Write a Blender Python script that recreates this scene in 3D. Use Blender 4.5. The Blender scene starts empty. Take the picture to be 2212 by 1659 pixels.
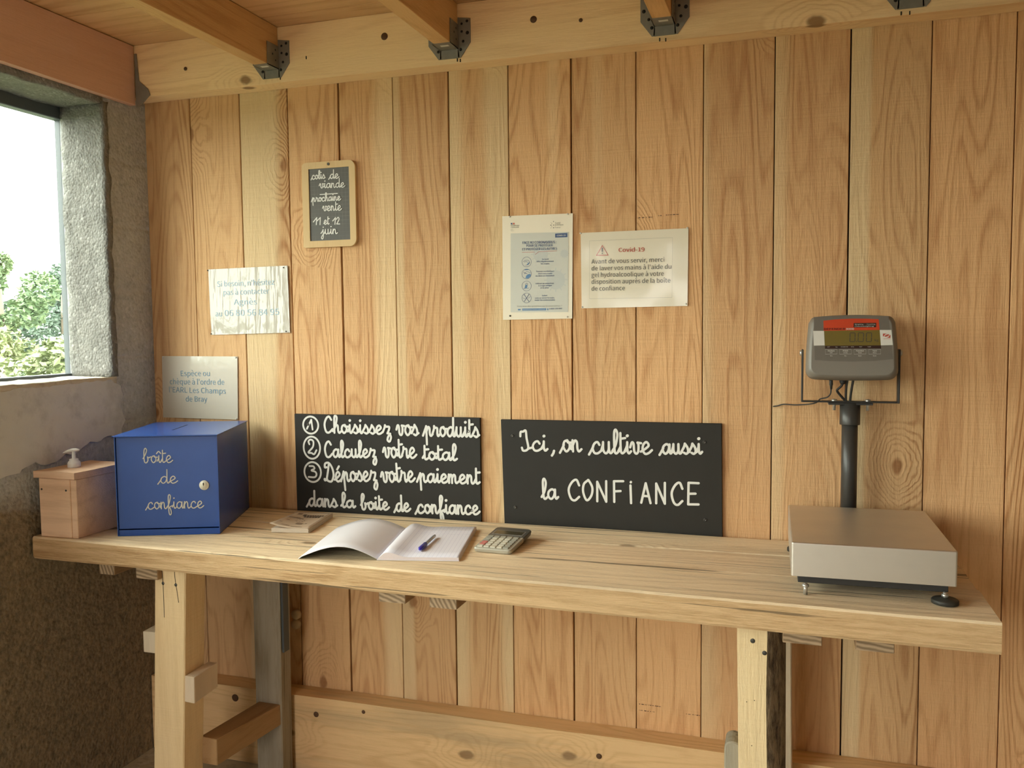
import bpy, bmesh, math, random
from mathutils import Vector, Matrix, noise
R = math.radians
random.seed(7)
sc = bpy.context.scene
COL = sc.collection

# ------------------------------------------------------------------ camera, sky, sun, openings, exposure
F_PX = 1890.0
CAM = Vector((0.0, -2.42, 1.55))
yaw, pitch, roll = R(-17.75), R(3.82), R(0.585)
fwd = Vector((math.sin(yaw)*math.cos(pitch), math.cos(yaw)*math.cos(pitch), -math.sin(pitch)))
rt = Vector((math.cos(yaw), -math.sin(yaw), 0))
dn = fwd.cross(rt)
right = math.cos(roll)*rt + math.sin(roll)*dn
down = -math.sin(roll)*rt + math.cos(roll)*dn
cd = bpy.data.cameras.new('camera')
cd.sensor_fit = 'HORIZONTAL'; cd.sensor_width = 36; cd.lens = F_PX/2212*36
cd.clip_start = 0.01
cam = bpy.data.objects.new('camera', cd); COL.objects.link(cam)
m3 = Matrix((right, -down, -fwd)).transposed()
cam.matrix_world = Matrix.Translation(CAM) @ m3.to_4x4()
sc.camera = cam

WORLD_STRENGTH = 8.0
w = bpy.data.worlds.new('sky'); sc.world = w; w.use_nodes = True
bg = w.node_tree.nodes['Background']
bg.inputs['Color'].default_value = (1.0, 0.965, 0.91, 1); bg.inputs['Strength'].default_value = WORLD_STRENGTH
sd = bpy.data.lights.new('sun', 'SUN'); sd.energy = 7; sd.angle = R(1.5); sd.color = (1, .93, .80)
sun = bpy.data.objects.new('sun', sd); COL.objects.link(sun)
sun.rotation_euler = Vector((-0.50, -0.42, -0.76)).to_track_quat('-Z', 'Y').to_euler()

def portal(name, loc, direction, sx, sy):
    l = bpy.data.lights.new(name, 'AREA'); l.shape = 'RECTANGLE'; l.size = sx; l.size_y = sy
    l.cycles.is_portal = True
    o = bpy.data.objects.new(name, l); COL.objects.link(o)
    o.location = loc; o.rotation_euler = Vector(direction).to_track_quat('-Z', 'Z').to_euler()
    return o
# openings of the shed: window by the bench, second window further along that wall, door behind the viewer
W1 = (-1.25, -0.182, 1.40, 2.25)      # y0, y1, z0, z1
W2 = (-3.70, -1.45, 0.95, 2.30)
DR = (-1.70, -0.45, 0.148, 2.25)      # x0, x1, z0, z1
YF = -5.2                              # front wall
XL, XR = -2.03, 2.6
ZF = 0.148                             # floor
ZC = 2.452                             # ceiling
portal('window_daylight', (-2.24, (W1[0]+W1[1])/2, (W1[2]+W1[3])/2), (1, 0, 0), W1[1]-W1[0], W1[3]-W1[2])
portal('side_daylight', (-2.24, (W2[0]+W2[1])/2, (W2[2]+W2[3])/2), (1, 0, 0), W2[1]-W2[0], W2[3]-W2[2])
portal('door_daylight', ((DR[0]+DR[1])/2, YF-.16, (DR[2]+DR[3])/2), (0, 1, 0), DR[1]-DR[0], DR[3]-DR[2])

vs = sc.view_settings
vs.view_transform = 'Standard'; vs.look = 'None'; vs.gamma = 1.0; vs.use_curve_mapping = False
vs.exposure = 0.8
sc.cycles.max_bounces = 8; sc.cycles.diffuse_bounces = 5; sc.cycles.adaptive_threshold = 0.02; sc.cycles.glossy_bounces = 4
sc.cycles.transmission_bounces = 6; sc.cycles.transparent_max_bounces = 8
sc.cycles.sample_clamp_indirect = 8.0
sc.cycles.caustics_reflective = False; sc.cycles.caustics_refractive = False
sc.cycles.use_denoising = True

# ------------------------------------------------------------------ node helpers and materials
class NT:
    def __init__(s, name):
        s.m = bpy.data.materials.new(name); s.m.use_nodes = True
        s.t = s.m.node_tree; s.N = s.t.nodes; s.L = s.t.links
        s.b = s.N['Principled BSDF']; s.out = s.N['Material Output']
    def n(s, typ, **k):
        nd = s.N.new(typ)
        for a, v in k.items():
            if a.startswith('i_'):
                key = a[2:]
                nd.inputs[int(key) if key.isdigit() else key.replace('_', ' ')].default_value = v
            else: setattr(nd, a, v)
        return nd
    def link(s, a, b): s.L.new(a, b)
    def math(s, op, a, b=None, c=None, clamp=False):
        nd = s.N.new('ShaderNodeMath'); nd.operation = op; nd.use_clamp = clamp
        for i, v in enumerate((a, b, c)):
            if v is None: continue
            if isinstance(v, (int, float)): nd.inputs[i].default_value = v
            else: s.L.new(v, nd.inputs[i])
        return nd.outputs[0]
    def mix(s, fac, a, b, mode='MIX'):
        nd = s.N.new('ShaderNodeMix'); nd.data_type = 'RGBA'; nd.blend_type = mode; nd.clamp_factor = True
        for i, v in ((0, fac), (6, a), (7, b)):
            if isinstance(v, (int, float)): nd.inputs[i].default_value = v
            elif isinstance(v, tuple): nd.inputs[i].default_value = (*v[:3], 1)
            else: s.L.new(v, nd.inputs[i])
        return nd.outputs[2]
    def ramp(s, fac, stops):
        nd = s.N.new('ShaderNodeValToRGB'); el = nd.color_ramp.elements
        while len(el) < len(stops): el.new(0.5)
        for e, (p, c) in zip(el, stops):
            e.position = p; e.color = (*c, 1) if isinstance(c, tuple) else (c, c, c, 1)
        s.L.new(fac, nd.inputs[0]); return nd.outputs[0]
    def maprange(s, v, a, b, c, d, smooth=False):
        nd = s.N.new('ShaderNodeMapRange'); nd.interpolation_type = 'SMOOTHSTEP' if smooth else 'LINEAR'
        s.L.new(v, nd.inputs[0])
        for i, x in enumerate((a, b, c, d)): nd.inputs[i+1].default_value = x
        return nd.outputs[0]
    def noise(s, vec, scale, detail=3, rough=.55, dist=0.0):
        nd = s.n('ShaderNodeTexNoise'); nd.inputs['Scale'].default_value = scale; nd.inputs['Detail'].default_value = detail
        nd.inputs['Roughness'].default_value = rough; nd.inputs['Distortion'].default_value = dist
        if vec is not None: s.L.new(vec, nd.inputs['Vector'])
        return nd.outputs['Fac']
    def bump(s, h, strength, dist=.002):
        nd = s.n('ShaderNodeBump'); nd.inputs['Strength'].default_value = strength; nd.inputs['Distance'].default_value = dist
        s.L.new(h, nd.inputs['Height']); s.L.new(nd.outputs[0], s.b.inputs['Normal']); return nd.outputs[0]
    def coord(s, scale=(1, 1, 1), offset=None, kind='Object'):
        tc = s.n('ShaderNodeTexCoord'); mp = s.n('ShaderNodeMapping'); mp.inputs['Scale'].default_value = scale
        v = tc.outputs[kind]
        if offset is not None:
            ad = s.n('ShaderNodeVectorMath', operation='ADD'); s.link(v, ad.inputs[0]); s.link(offset, ad.inputs[1]); v = ad.outputs[0]
        s.link(v, mp.inputs[0]); return mp.outputs[0]
    def rand(s, island=False, mul=37.0):
        if island:
            r = s.n('ShaderNodeNewGeometry').outputs['Random Per Island']
        else:
            r = s.n('ShaderNodeObjectInfo').outputs['Random']
        w = s.n('ShaderNodeTexWhiteNoise', noise_dimensions='1D'); s.link(r, w.inputs['W'])
        sc_ = s.n('ShaderNodeVectorMath', operation='SCALE'); sc_.inputs['Scale'].default_value = mul
        s.link(w.outputs['Color'], sc_.inputs[0]); return r, sc_.outputs[0], w.outputs['Color']

def plain(name, col, rough=.5, metal=0.0, coat=0.0, spec=.5, trans=0.0, noise_amt=.06, scale=60, bump=0.0):
    t = NT(name); b = t.b
    b.inputs['Roughness'].default_value = rough; b.inputs['Metallic'].default_value = metal
    b.inputs['Coat Weight'].default_value = coat; b.inputs['Specular IOR Level'].default_value = spec
    b.inputs['Transmission Weight'].default_value = trans
    v = t.coord(); n = t.noise(v, scale, 4)
    c2 = tuple(x*(1-noise_amt*2) for x in col)
    t.link(t.mix(n, col, c2), b.inputs['Base Color'])
    if bump: t.bump(n, bump, .001)
    return t.m

AX = {'X': 0, 'Y': 1, 'Z': 2}
def wood(name, light, dark, axis='Z', island=False, sap=None, rings=16, ring_amt=.55, fiber_amt=.35, vary=.25,
         knots=.5, knot_col=(.20, .09, .03), dirt=None, dirt_amt=.5, crack=0.0, rough=.7, bump=.35, saw=.3, fscale=1.0, ring_pow=2.6):
    t = NT(name); ax = AX[axis]
    r, off, rc = t.rand(island)
    def sc3(a, along):
        v = [a, a, a]; v[ax] = along; return tuple(v)
    base = t.coord(sc3(1, .11), off)
    broad = t.noise(base, 5.5*fscale, 2, .5, .2)
    # knots bend the rings around them
    ks = t.n('ShaderNodeSeparateXYZ'); t.link(t.coord((1, 1, 1), off), ks.inputs[0])
    ko = [k for k in range(3) if k != ax]
    kc = t.n('ShaderNodeCombineXYZ'); t.link(t.math('ADD', ks.outputs[ko[0]], ks.outputs[ko[1]]), kc.inputs[0])
    t.link(t.math('MULTIPLY', ks.outputs[ax], .62), kc.inputs[1])
    vo = t.n('ShaderNodeTexVoronoi', feature='F1', voronoi_dimensions='2D'); vo.inputs['Scale'].default_value = 3.6*fscale
    t.link(kc.outputs[0], vo.inputs['Vector'])
    sepc = t.n('ShaderNodeSeparateColor'); t.link(vo.outputs['Color'], sepc.inputs[0])
    pick = t.math('LESS_THAN', sepc.outputs[0], knots)
    d = vo.outputs['Distance']
    wob = t.noise(t.coord((1, 1, 1), off), 30, 2)
    d2 = t.math('ADD', d, t.math('MULTIPLY', t.math('SUBTRACT', wob, .5), .05))
    bend = t.math('MULTIPLY', t.maprange(d2, 0.0, .33, .30, 0.0, True), pick)
    ringn = t.math('ADD', broad, bend)
    s1 = t.math('SINE', t.math('MULTIPLY', ringn, rings*6.283))
    s1 = t.math('MULTIPLY_ADD', s1, .5, .5)
    s1 = t.math('POWER', s1, ring_pow)
    gate = t.noise(t.coord(sc3(1, .05), off), 9, 2)
    ring = t.math('MULTIPLY', s1, t.maprange(gate, .3, .7, .25, 1.0))
    fib = t.maprange(t.noise(t.coord(sc3(1, .07), off), 250*fscale, 4, .7), .34, .66, 0, 1)
    fibm = t.maprange(t.noise(t.coord(sc3(1, .03), off), 50*fscale, 3, .6), .34, .66, 0, 1)
    patch = t.noise(t.coord(sc3(1, .2), off), 2.6, 3)
    f = t.math('ADD', t.math('MULTIPLY', ring, ring_amt),
               t.math('MULTIPLY', t.math('ADD', t.math('MULTIPLY', t.math('SUBTRACT', fib, .5), 1.0), t.math('MULTIPLY', t.math('SUBTRACT', fibm, .5), 1.2)), fiber_amt))
    f = t.math('ADD', f, t.math('MULTIPLY', t.math('SUBTRACT', patch, .5), 1.1), clamp=True)
    col = t.mix(f, light, dark)
    if sap:
        edge = t.noise(t.coord(sc3(1, .02), off), 4.2, 1)
        col = t.mix(t.maprange(edge, .54, .58, 0, .8, True), col, sap)
    # board to board tone
    sepr = t.n('ShaderNodeSeparateColor'); t.link(rc, sepr.inputs[0])
    val = t.maprange(sepr.outputs[1], 0, 1, 1-vary, 1+vary*.6)
    vv = t.n('ShaderNodeCombineColor')
    for i in range(3): t.link(val, vv.inputs[i])
    col = t.mix(1.0, col, vv.outputs[0], 'MULTIPLY')
    hue = t.maprange(sepr.outputs[2], 0, 1, .0, .35)
    col = t.mix(hue, col, (light[0]*.95, light[1]*.78, light[2]*.72))
    kd = t.math('MULTIPLY', t.maprange(d2, .030, .062, 1, 0, True), pick)
    col = t.mix(t.math('MULTIPLY', kd, .8), col, knot_col)
    if dirt:
        dn_ = t.noise(t.coord(sc3(1, .12), off), 9, 5, .65)
        col = t.mix(t.maprange(dn_, .48, .72, 0, dirt_amt, True), col, dirt)
        if crack:
            cr = t.noise(t.coord(sc3(1, .015), off), 60, 3, .6)
            col = t.mix(t.maprange(cr, .635, .675, 0, crack, True), col, (.10, .065, .035))
    t.link(col, t.b.inputs['Base Color'])
    t.b.inputs['Roughness'].default_value = rough; t.b.inputs['Specular IOR Level'].default_value = .25
    sawv = t.coord(sc3(.25, 9.0) if ax != 1 else sc3(.25, 9.0), off)
    sw = t.noise(sawv, 14, 2, .7)
    h = t.math('ADD', t.math('MULTIPLY', fib, .6), t.math('ADD', t.math('MULTIPLY', ring, .8), t.math('MULTIPLY', sw, saw)))
    t.bump(h, bump, .0022)
    return t.m

def end_grain(name, col, dark):
    t = NT(name)
    r, off, rc = t.rand()
    v = t.coord((1, .2, 1), off)
    wv = t.n('ShaderNodeTexWave', wave_type='RINGS', rings_direction='Y'); wv.inputs['Scale'].default_value = 30
    wv.inputs['Distortion'].default_value = 2.5; wv.inputs['Detail'].default_value = 2
    mp = t.n('ShaderNodeMapping'); mp.inputs['Location'].default_value = (.07, 0, .05); t.link(v, mp.inputs[0]); t.link(mp.outputs[0], wv.inputs['Vector'])
    t.link(t.mix(wv.outputs['Fac'], dark, col), t.b.inputs['Base Color']); t.b.inputs['Roughness'].default_value = .85
    t.bump(wv.outputs['Fac'], .3, .001)
    return t.m

def concrete(name, a, b, c, rough_scale=60, bump=.8, course=None, dist=.006, speck=.25, brown=None):
    t = NT(name); v = t.coord()
    n1 = t.noise(v, 3.2, 5, .6); n2 = t.noise(v, rough_scale, 5, .7); n3 = t.noise(v, 14, 4, .6)
    vo = t.n('ShaderNodeTexVoronoi', feature='F1'); vo.inputs['Scale'].default_value = rough_scale*1.6; t.link(v, vo.inputs['Vector'])
    col = t.mix(t.maprange(n1, .35, .65, 0, 1), a, b)
    col = t.mix(t.maprange(n3, .45, .75, 0, .8), col, c)
    sp = t.n('ShaderNodeSeparateColor'); t.link(vo.outputs['Color'], sp.inputs[0])
    col = t.mix(t.maprange(sp.outputs[0], .82, 1.0, 0, speck), col, tuple(min(.8, x*2.2+.08) for x in a))
    col = t.mix(t.maprange(n2, .3, .5, .4, 0), col, tuple(x*.35 for x in b))
    h = t.math('ADD', t.math('MULTIPLY', n2, .7), t.math('MULTIPLY', t.math('SUBTRACT', 1.0, vo.outputs['Distance']), .5))
    h = t.math('ADD', h, t.math('MULTIPLY', n3, .5))
    if course:
        s = t.n('ShaderNodeSeparateXYZ'); t.link(v, s.inputs[0])
        z = t.math('ADD', s.outputs[2], t.math('MULTIPLY', n3, .03))
        fr = t.math('FRACT', t.math('DIVIDE', t.math('ADD', z, -.046), course))
        ln = t.maprange(t.math('ABSOLUTE', t.math('SUBTRACT', fr, .5)), .44, .5, 0, 1, True)
        col = t.mix(t.math('MULTIPLY', ln, .55), col, c)
        h = t.math('SUBTRACT', h, t.math('MULTIPLY', ln, .45))
    if brown:   # lower courses mixed browner and darker, with a wavy upper edge
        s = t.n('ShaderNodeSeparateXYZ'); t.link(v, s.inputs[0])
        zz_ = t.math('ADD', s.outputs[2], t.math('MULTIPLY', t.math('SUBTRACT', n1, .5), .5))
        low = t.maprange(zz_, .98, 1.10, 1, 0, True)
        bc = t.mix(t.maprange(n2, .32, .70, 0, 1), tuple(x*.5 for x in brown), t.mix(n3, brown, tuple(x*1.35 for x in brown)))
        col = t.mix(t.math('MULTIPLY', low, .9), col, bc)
    t.link(col, t.b.inputs['Base Color']); t.b.inputs['Roughness'].default_value = .95; t.b.inputs['Specular IOR Level'].default_value = .2
    t.bump(h, bump, dist)
    return t.m

def laminate(name, col, wave=(9, 1.2), amt=.25, top_only=False, crackle=.15, coat=1.0):
    """paper in a shiny plastic pouch: the plastic has long soft waves and small crinkles"""
    t = NT(name); b = t.b
    v = t.coord((wave[0], 1, wave[1])); n = t.noise(v, 1.0, 2, .5)
    n2 = t.noise(t.coord((55, 1, 24)), 1.0, 4, .6)
    msk = t.noise(t.coord(), 9, 2); msk = t.maprange(msk, .45, .65, 0, 1)
    h = t.math('ADD', t.math('MULTIPLY', n, 1.0), t.math('MULTIPLY', t.math('MULTIPLY', n2, msk), crackle))
    pn = t.noise(t.coord(), 40, 2)
    t.link(t.mix(pn, col, tuple(x*.97 for x in col)), b.inputs['Base Color'])
    b.inputs['Roughness'].default_value = .6; b.inputs['Coat Weight'].default_value = coat; b.inputs['Coat Roughness'].default_value = .06
    bp = t.n('ShaderNodeBump'); bp.inputs['Strength'].default_value = amt; bp.inputs['Distance'].default_value = .02
    t.link(h, bp.inputs['Height']); t.link(bp.outputs[0], b.inputs['Coat Normal'])
    return t.m

M = {}
M['wall'] = wood('plank_wood', (.75, .47, .235), (.41, .18, .062), 'Z', True, sap=(.84, .64, .37), rings=24, ring_amt=.66, fiber_amt=.30, vary=.17, knots=.25, knot_col=(.30, .13, .045), saw=.8, bump=.6)
M['wall_back'] = plain('gap_shadow_board', (.10, .05, .02), .9)
M['beam'] = wood('beam_wood', (.95, .72, .42), (.68, .43, .20), 'X', False, rings=16, ring_amt=.6, fiber_amt=.25, vary=.05, knots=.25, saw=.2)
M['plate'] = wood('knotty_plate_wood', (.80, .56, .29), (.50, .30, .12), 'X', False, rings=18, ring_amt=.6, fiber_amt=.25, vary=.03, knots=.35, knot_col=(.22, .12, .05), dirt=(.33, .25, .15), dirt_amt=.5, saw=.2)
M['joist'] = wood('joist_wood', (.72, .46, .21), (.48, .26, .10), 'Y', False, rings=14, vary=.15, knots=.2, saw=.3)
M['joist_red'] = wood('reddish_joist_wood', (.72, .47, .35), (.60, .36, .25), 'Y', False, rings=5, ring_amt=.3, vary=.02, knots=.1)
M['ceil'] = wood('ceiling_board_wood', (.74, .46, .23), (.50, .27, .11), 'X', True, rings=9, vary=.2, knots=.2)
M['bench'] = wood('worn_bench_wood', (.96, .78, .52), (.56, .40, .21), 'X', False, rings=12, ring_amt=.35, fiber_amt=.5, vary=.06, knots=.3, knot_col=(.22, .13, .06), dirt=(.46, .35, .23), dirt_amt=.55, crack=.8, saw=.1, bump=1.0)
M['bench_edge'] = wood('shade_toned_bench_edge_wood', (.74, .52, .285), (.44, .26, .11), 'X', False, rings=12, ring_amt=.35, fiber_amt=.7, vary=.06, knots=.2, knot_col=(.22, .13, .06), dirt=(.40, .25, .12), dirt_amt=.6, crack=.7, saw=.1, bump=1.0)  # browner edge, also darkened against the top to offset its stronger light
M['batten'] = wood('batten_wood', (.40, .27, .15), (.28, .17, .09), 'Y', False, rings=7, vary=.1, knots=.1)
M['batten_end'] = end_grain('batten_end_grain', (.44, .31, .19), (.20, .13, .07))
M['leg'] = wood('pale_leg_wood', (.86, .68, .40), (.64, .46, .23), 'Z', False, rings=6, ring_amt=.25, fiber_amt=.3, vary=.05, knots=.0, dirt=(.45, .33, .19), dirt_amt=.3, saw=1.2, bump=.5)
M['leg_grey'] = wood('grey_leg_wood', (.36, .32, .24), (.24, .20, .13), 'Z', False, rings=7, ring_amt=.3, fiber_amt=.8, vary=.05, knots=.1, dirt=(.20, .16, .10), dirt_amt=.5, crack=.6)
M['leg_white'] = wood('whitish_leg_wood', (.72, .60, .44), (.55, .43, .29), 'Z', False, rings=6, ring_amt=.25, vary=.03, knots=0, dirt=(.4, .33, .24), dirt_amt=.3)
M['leg_brown'] = wood('brown_stretcher_wood', (.40, .25, .12), (.26, .14, .05), 'Y', False, rings=6, vary=.05, knots=.1)
M['gel_wood'] = wood('dispenser_box_wood', (.84, .60, .41), (.58, .36, .22), 'X', False, rings=8, vary=.12, knots=.1)
M['slate_frame'] = wood('slate_frame_wood', (.72, .55, .30), (.60, .42, .21), 'Z', False, rings=6, ring_amt=.25, vary=.02, knots=0, bump=.1)
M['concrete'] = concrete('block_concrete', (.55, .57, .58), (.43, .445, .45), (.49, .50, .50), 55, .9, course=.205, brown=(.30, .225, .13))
M['concrete_reveal'] = concrete('pebbly_reveal_concrete', (.25, .245, .23), (.21, .205, .19), (.29, .28, .26), 75, .7, dist=.010)
M['plaster'] = concrete('window_plaster', (.70, .71, .69), (.60, .60, .58), (.66, .66, .64), 8, .25, speck=0.0)
M['sill'] = concrete('sill_render', (.66, .62, .53), (.55, .50, .42), (.60, .56, .48), 26, .5)
M['gravel'] = concrete('yard_gravel', (.20, .185, .16), (.15, .14, .12), (.18, .165, .14), 40, .5)
M['floor'] = concrete('floor_screed', (.52, .46, .35), (.42, .36, .26), (.46, .40, .30), 30, .4)
M['front'] = concrete('front_wall_render', (.34, .31, .27), (.27, .24, .20), (.30, .27, .23), 10, .3)
M['frame_dark'] = plain('window_frame_paint', (.085, .10, .11), .5)
M['galv'] = plain('galvanised_steel', (.30, .275, .235), .55, .35, noise_amt=.2, scale=35)
M['hole'] = plain('dark_hole', (.015, .012, .010), .9)
M['knot'] = plain('dark_knot', (.10, .045, .016), .7)
M['label_white'] = plain('white_sticker', (.72, .70, .64), .5)
M['board_black'] = plain('blackboard_paint', (.026, .0235, .019), .6, 0, 0, .3, noise_amt=.15, scale=18)
M['chalk'] = plain('white_paint_marker', (.80, .80, .76), .6, noise_amt=.05)
M['slate'] = None
M['steel_screw'] = plain('dark_screw', (.09, .085, .075), .45, .7)
M['paper_a'] = laminate('crinkled_laminated_paper', (.47, .43, .35), (48, 5.0), .26, crackle=.35)
M['paper_b'] = laminate('laminated_paper_sheet', (.60, .55, .45), (30, 4.0), .12, crackle=.15)
M['paper_c'] = laminate('laminated_notice_paper', (.80, .735, .58), (7, .8), .04, crackle=.05, coat=.45)
M['paper_d'] = laminate('laminated_poster_paper', (.90, .83, .67), (6, .8), .07, crackle=.25, coat=.6)
M['panel_blue'] = laminate('pale_blue_print', (.64, .65, .585), (6, .8), .10, crackle=.25)
M['virus'] = laminate('pale_grey_blue_print', (.57, .60, .57), (6, .8), .10, crackle=.25)
M['ink_blue'] = plain('pale_blue_ink', (.16, .30, .40), .5, coat=.5)
M['ink_dark'] = plain('dark_ink', (.05, .048, .042), .5, coat=.3)
M['ink_navy'] = plain('navy_ink', (.055, .10, .23), .5, coat=.4)
M['ink_red'] = plain('red_ink', (.52, .085, .05), .5, coat=.4)
M['ink_grey'] = plain('grey_ink', (.26, .25, .21), .5)
M['ink_mid'] = plain('mid_blue_ink', (.10, .24, .45), .5, coat=.4)
M['ink_white'] = plain('white_print', (.78, .78, .72), .5)
M['box_blue'] = plain('blue_gloss_enamel', (.022, .088, .37), .24, 0, 0.0, .32, noise_amt=.1, scale=14)
M['box_side'] = M['box_blue']
M['silver_pen'] = plain('pale_marker_ink', (.60, .59, .52), .5)
M['lock_cream'] = plain('cream_lock_plastic', (.78, .74, .60), .4)
M['white_plastic'] = plain('white_pump_plastic', (.80, .80, .78), .35, noise_amt=.02)
M['stainless'] = None
M['black_frame'] = plain('black_powder_coat', (.028, .026, .024), .55)
M['zinc'] = plain('zinc_bolt', (.62, .62, .58), .35, .8)
M['rubber'] = plain('black_rubber', (.03, .028, .022), .6)
M['tube'] = plain('charcoal_tube_paint', (.060, .057, .052), .38, .2)
M['casing'] = plain('grey_casing_plastic', (.215, .195, .165), .45, noise_amt=.05, scale=300, bump=.05)
M['face'] = plain('grey_membrane', (.155, .138, .115), .4)
M['scale_red'] = plain('orange_red_membrane', (.58, .055, .012), .4)
M['lcd'] = plain('olive_lcd', (.17, .125, .022), .35)
M['black_strip'] = plain('black_membrane', (.030, .012, .010), .3)
M['page'] = None
M['page_plain'] = plain('white_cover_inside', (.80, .79, .85), .7, noise_amt=.02)
M['page_edge'] = plain('page_edges', (.74, .66, .68), .8, scale=200)
M['cover_green'] = plain('dark_green_cover', (.030, .055, .035), .5)
M['biro'] = plain('blue_biro_writing', (.42, .42, .66), .8)
M['pen_blue'] = plain('blue_pen_cap', (.03, .02, .42), .25)
M['pen_body'] = plain('striped_clear_barrel', (.55, .57, .60), .15)
M['pen_dark'] = plain('dark_pen_stripe', (.10, .10, .13), .3)
M['calc_light'] = plain('pale_grey_calculator_shell', (.50, .48, .40), .4, .2)
M['calc_dark'] = plain('dark_grey_calculator_shell', (.10, .095, .080), .4, .2)
M['calc_bezel'] = plain('display_bezel', (.20, .19, .17), .35)
M['calc_screen'] = plain('calculator_screen', (.055, .045, .022), .2)
M['key_light'] = plain('cream_keys', (.64, .61, .50), .45)
M['key_grey'] = plain('grey_keys', (.36, .35, .29), .45)
M['key_red'] = plain('pink_red_keys', (.60, .20, .17), .45)
M['kraft'] = plain('kraft_cover', (.66, .52, .38), .7, noise_amt=.06, scale=25)
M['kraft_print'] = plain('brown_print', (.30, .21, .14), .7)
M['black_print'] = plain('black_print', (.05, .035, .03), .7)
M['pad_page'] = plain('leaflet_pages', (.76, .66, .54), .8, scale=300)
M['knob'] = plain('pale_wood_knob', (.55, .42, .26), .7)
M['trunk'] = plain('tree_bark', (.22, .17, .12), .9, noise_amt=.3)
M['car_white'] = plain('white_car_paint', (.8, .8, .8), .3)
M['glass_dark'] = plain('dark_car_glass', (.03, .04, .05), .1)

def mk_special():
    # schoolroom slate: faint ruled grid
    t = NT('ruled_slate'); v = t.coord()
    s = t.n('ShaderNodeSeparateXYZ'); t.link(v, s.inputs[0])
    ms = []
    for k, p in ((0, .0118), (2, .0118)):
        fr = t.math('FRACT', t.math('DIVIDE', s.outputs[k], p)); ms.append(t.math('LESS_THAN', fr, .09))
    g = t.math('MULTIPLY', t.math('MAXIMUM', ms[0], ms[1]), t.maprange(t.noise(v, 22, 2), .4, .65, .1, .8))
    n = t.noise(v, 9, 4)
    t.link(t.mix(t.math('MULTIPLY', g, .6), t.mix(n, (.085, .083, .076), (.115, .112, .10)), (.24, .235, .21)), t.b.inputs['Base Color'])
    t.b.inputs['Roughness'].default_value = .6; M['slate'] = t.m
    # brushed stainless plate
    t = NT('brushed_stainless'); v = t.coord((6, 260, 260)); n = t.noise(v, 1, 3, .6); n2 = t.noise(t.coord(), 11, 3)
    c = t.mix(n2, (.74, .70, .63), (.66, .62, .55)); t.link(c, t.b.inputs['Base Color'])
    t.b.inputs['Metallic'].default_value = 1.0
    t.link(t.math('ADD', t.math('MULTIPLY', n, .10), t.math('MULTIPLY_ADD', n2, .16, .34)), t.b.inputs['Roughness'])
    t.bump(n, .06, .0006); M['stainless'] = t.m
    # squared notebook paper
    t = NT('ruled_notebook_page'); s = t.n('ShaderNodeSeparateXYZ'); t.link(t.coord(), s.inputs[0])
    fr = t.math('FRACT', t.math('DIVIDE', s.outputs[0], .0105)); l1 = t.math('LESS_THAN', fr, .09)
    fr2 = t.math('FRACT', t.math('DIVIDE', s.outputs[1], .0085)); l2 = t.math('MULTIPLY', t.math('LESS_THAN', fr2, .08), .35)
    inm = t.math('GREATER_THAN', s.outputs[0], .042)
    l = t.math('MULTIPLY', t.math('MAXIMUM', l1, l2), t.math('MULTIPLY_ADD', inm, .95, .02))
    t.link(t.mix(t.math('MULTIPLY', l, .55), (.79, .78, .87), (.50, .48, .64)), t.b.inputs['Base Color'])
    t.b.inputs['Roughness'].default_value = .75; M['page'] = t.m
    # bark
    t = NT('rough_bark'); v = t.coord((1, 1, .3)); n = t.noise(v, 70, 5, .7); n2 = t.noise(v, 22, 3)
    t.link(t.mix(t.maprange(n, .35, .6, 0, 1), (.05, .03, .014), t.mix(n2, (.20, .14, .075), (.30, .22, .13))), t.b.inputs['Base Color'])
    t.b.inputs['Roughness'].default_value = .95; t.bump(n, 1.0, .008); M['bark'] = t.m
    # window pane
    t = NT('window_glass'); N = t.N; N.remove(t.b)
    tr = t.n('ShaderNodeBsdfTransparent'); tr.inputs[0].default_value = (.93, .98, .95, 1)
    gl = t.n('ShaderNodeBsdfGlossy'); gl.inputs['Roughness'].default_value = .02
    lw = t.n('ShaderNodeLayerWeight'); fc = t.math('MULTIPLY_ADD', t.math('POWER', lw.outputs['Facing'], 5.0), .92, .045)
    mx = t.n('ShaderNodeMixShader'); t.link(fc, mx.inputs[0]); t.link(tr.outputs[0], mx.inputs[1]); t.link(gl.outputs[0], mx.inputs[2])
    t.link(mx.outputs[0], t.out.inputs[0]); M['glass'] = t.m
    # leaves
    for nm, a, b in (('leaf', (.085, .14, .065), (.15, .21, .10)), ('leaf_blue', (.09, .14, .105), (.14, .19, .145)), ('leaf_yellow', (.14, .17, .075), (.20, .23, .11)), ('leaf_dark', (.06, .09, .035), (.10, .14, .05)), ('grass', (.045, .065, .03), (.07, .085, .04))):
        t = NT(nm + '_green'); r, off, rc = t.rand(True)
        t.link(t.mix(r, a, b), t.b.inputs['Base Color']); t.b.inputs['Roughness'].default_value = .55
        t.b.inputs['Transmission Weight'].default_value = 0; M[nm] = t.m
mk_special()

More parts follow.
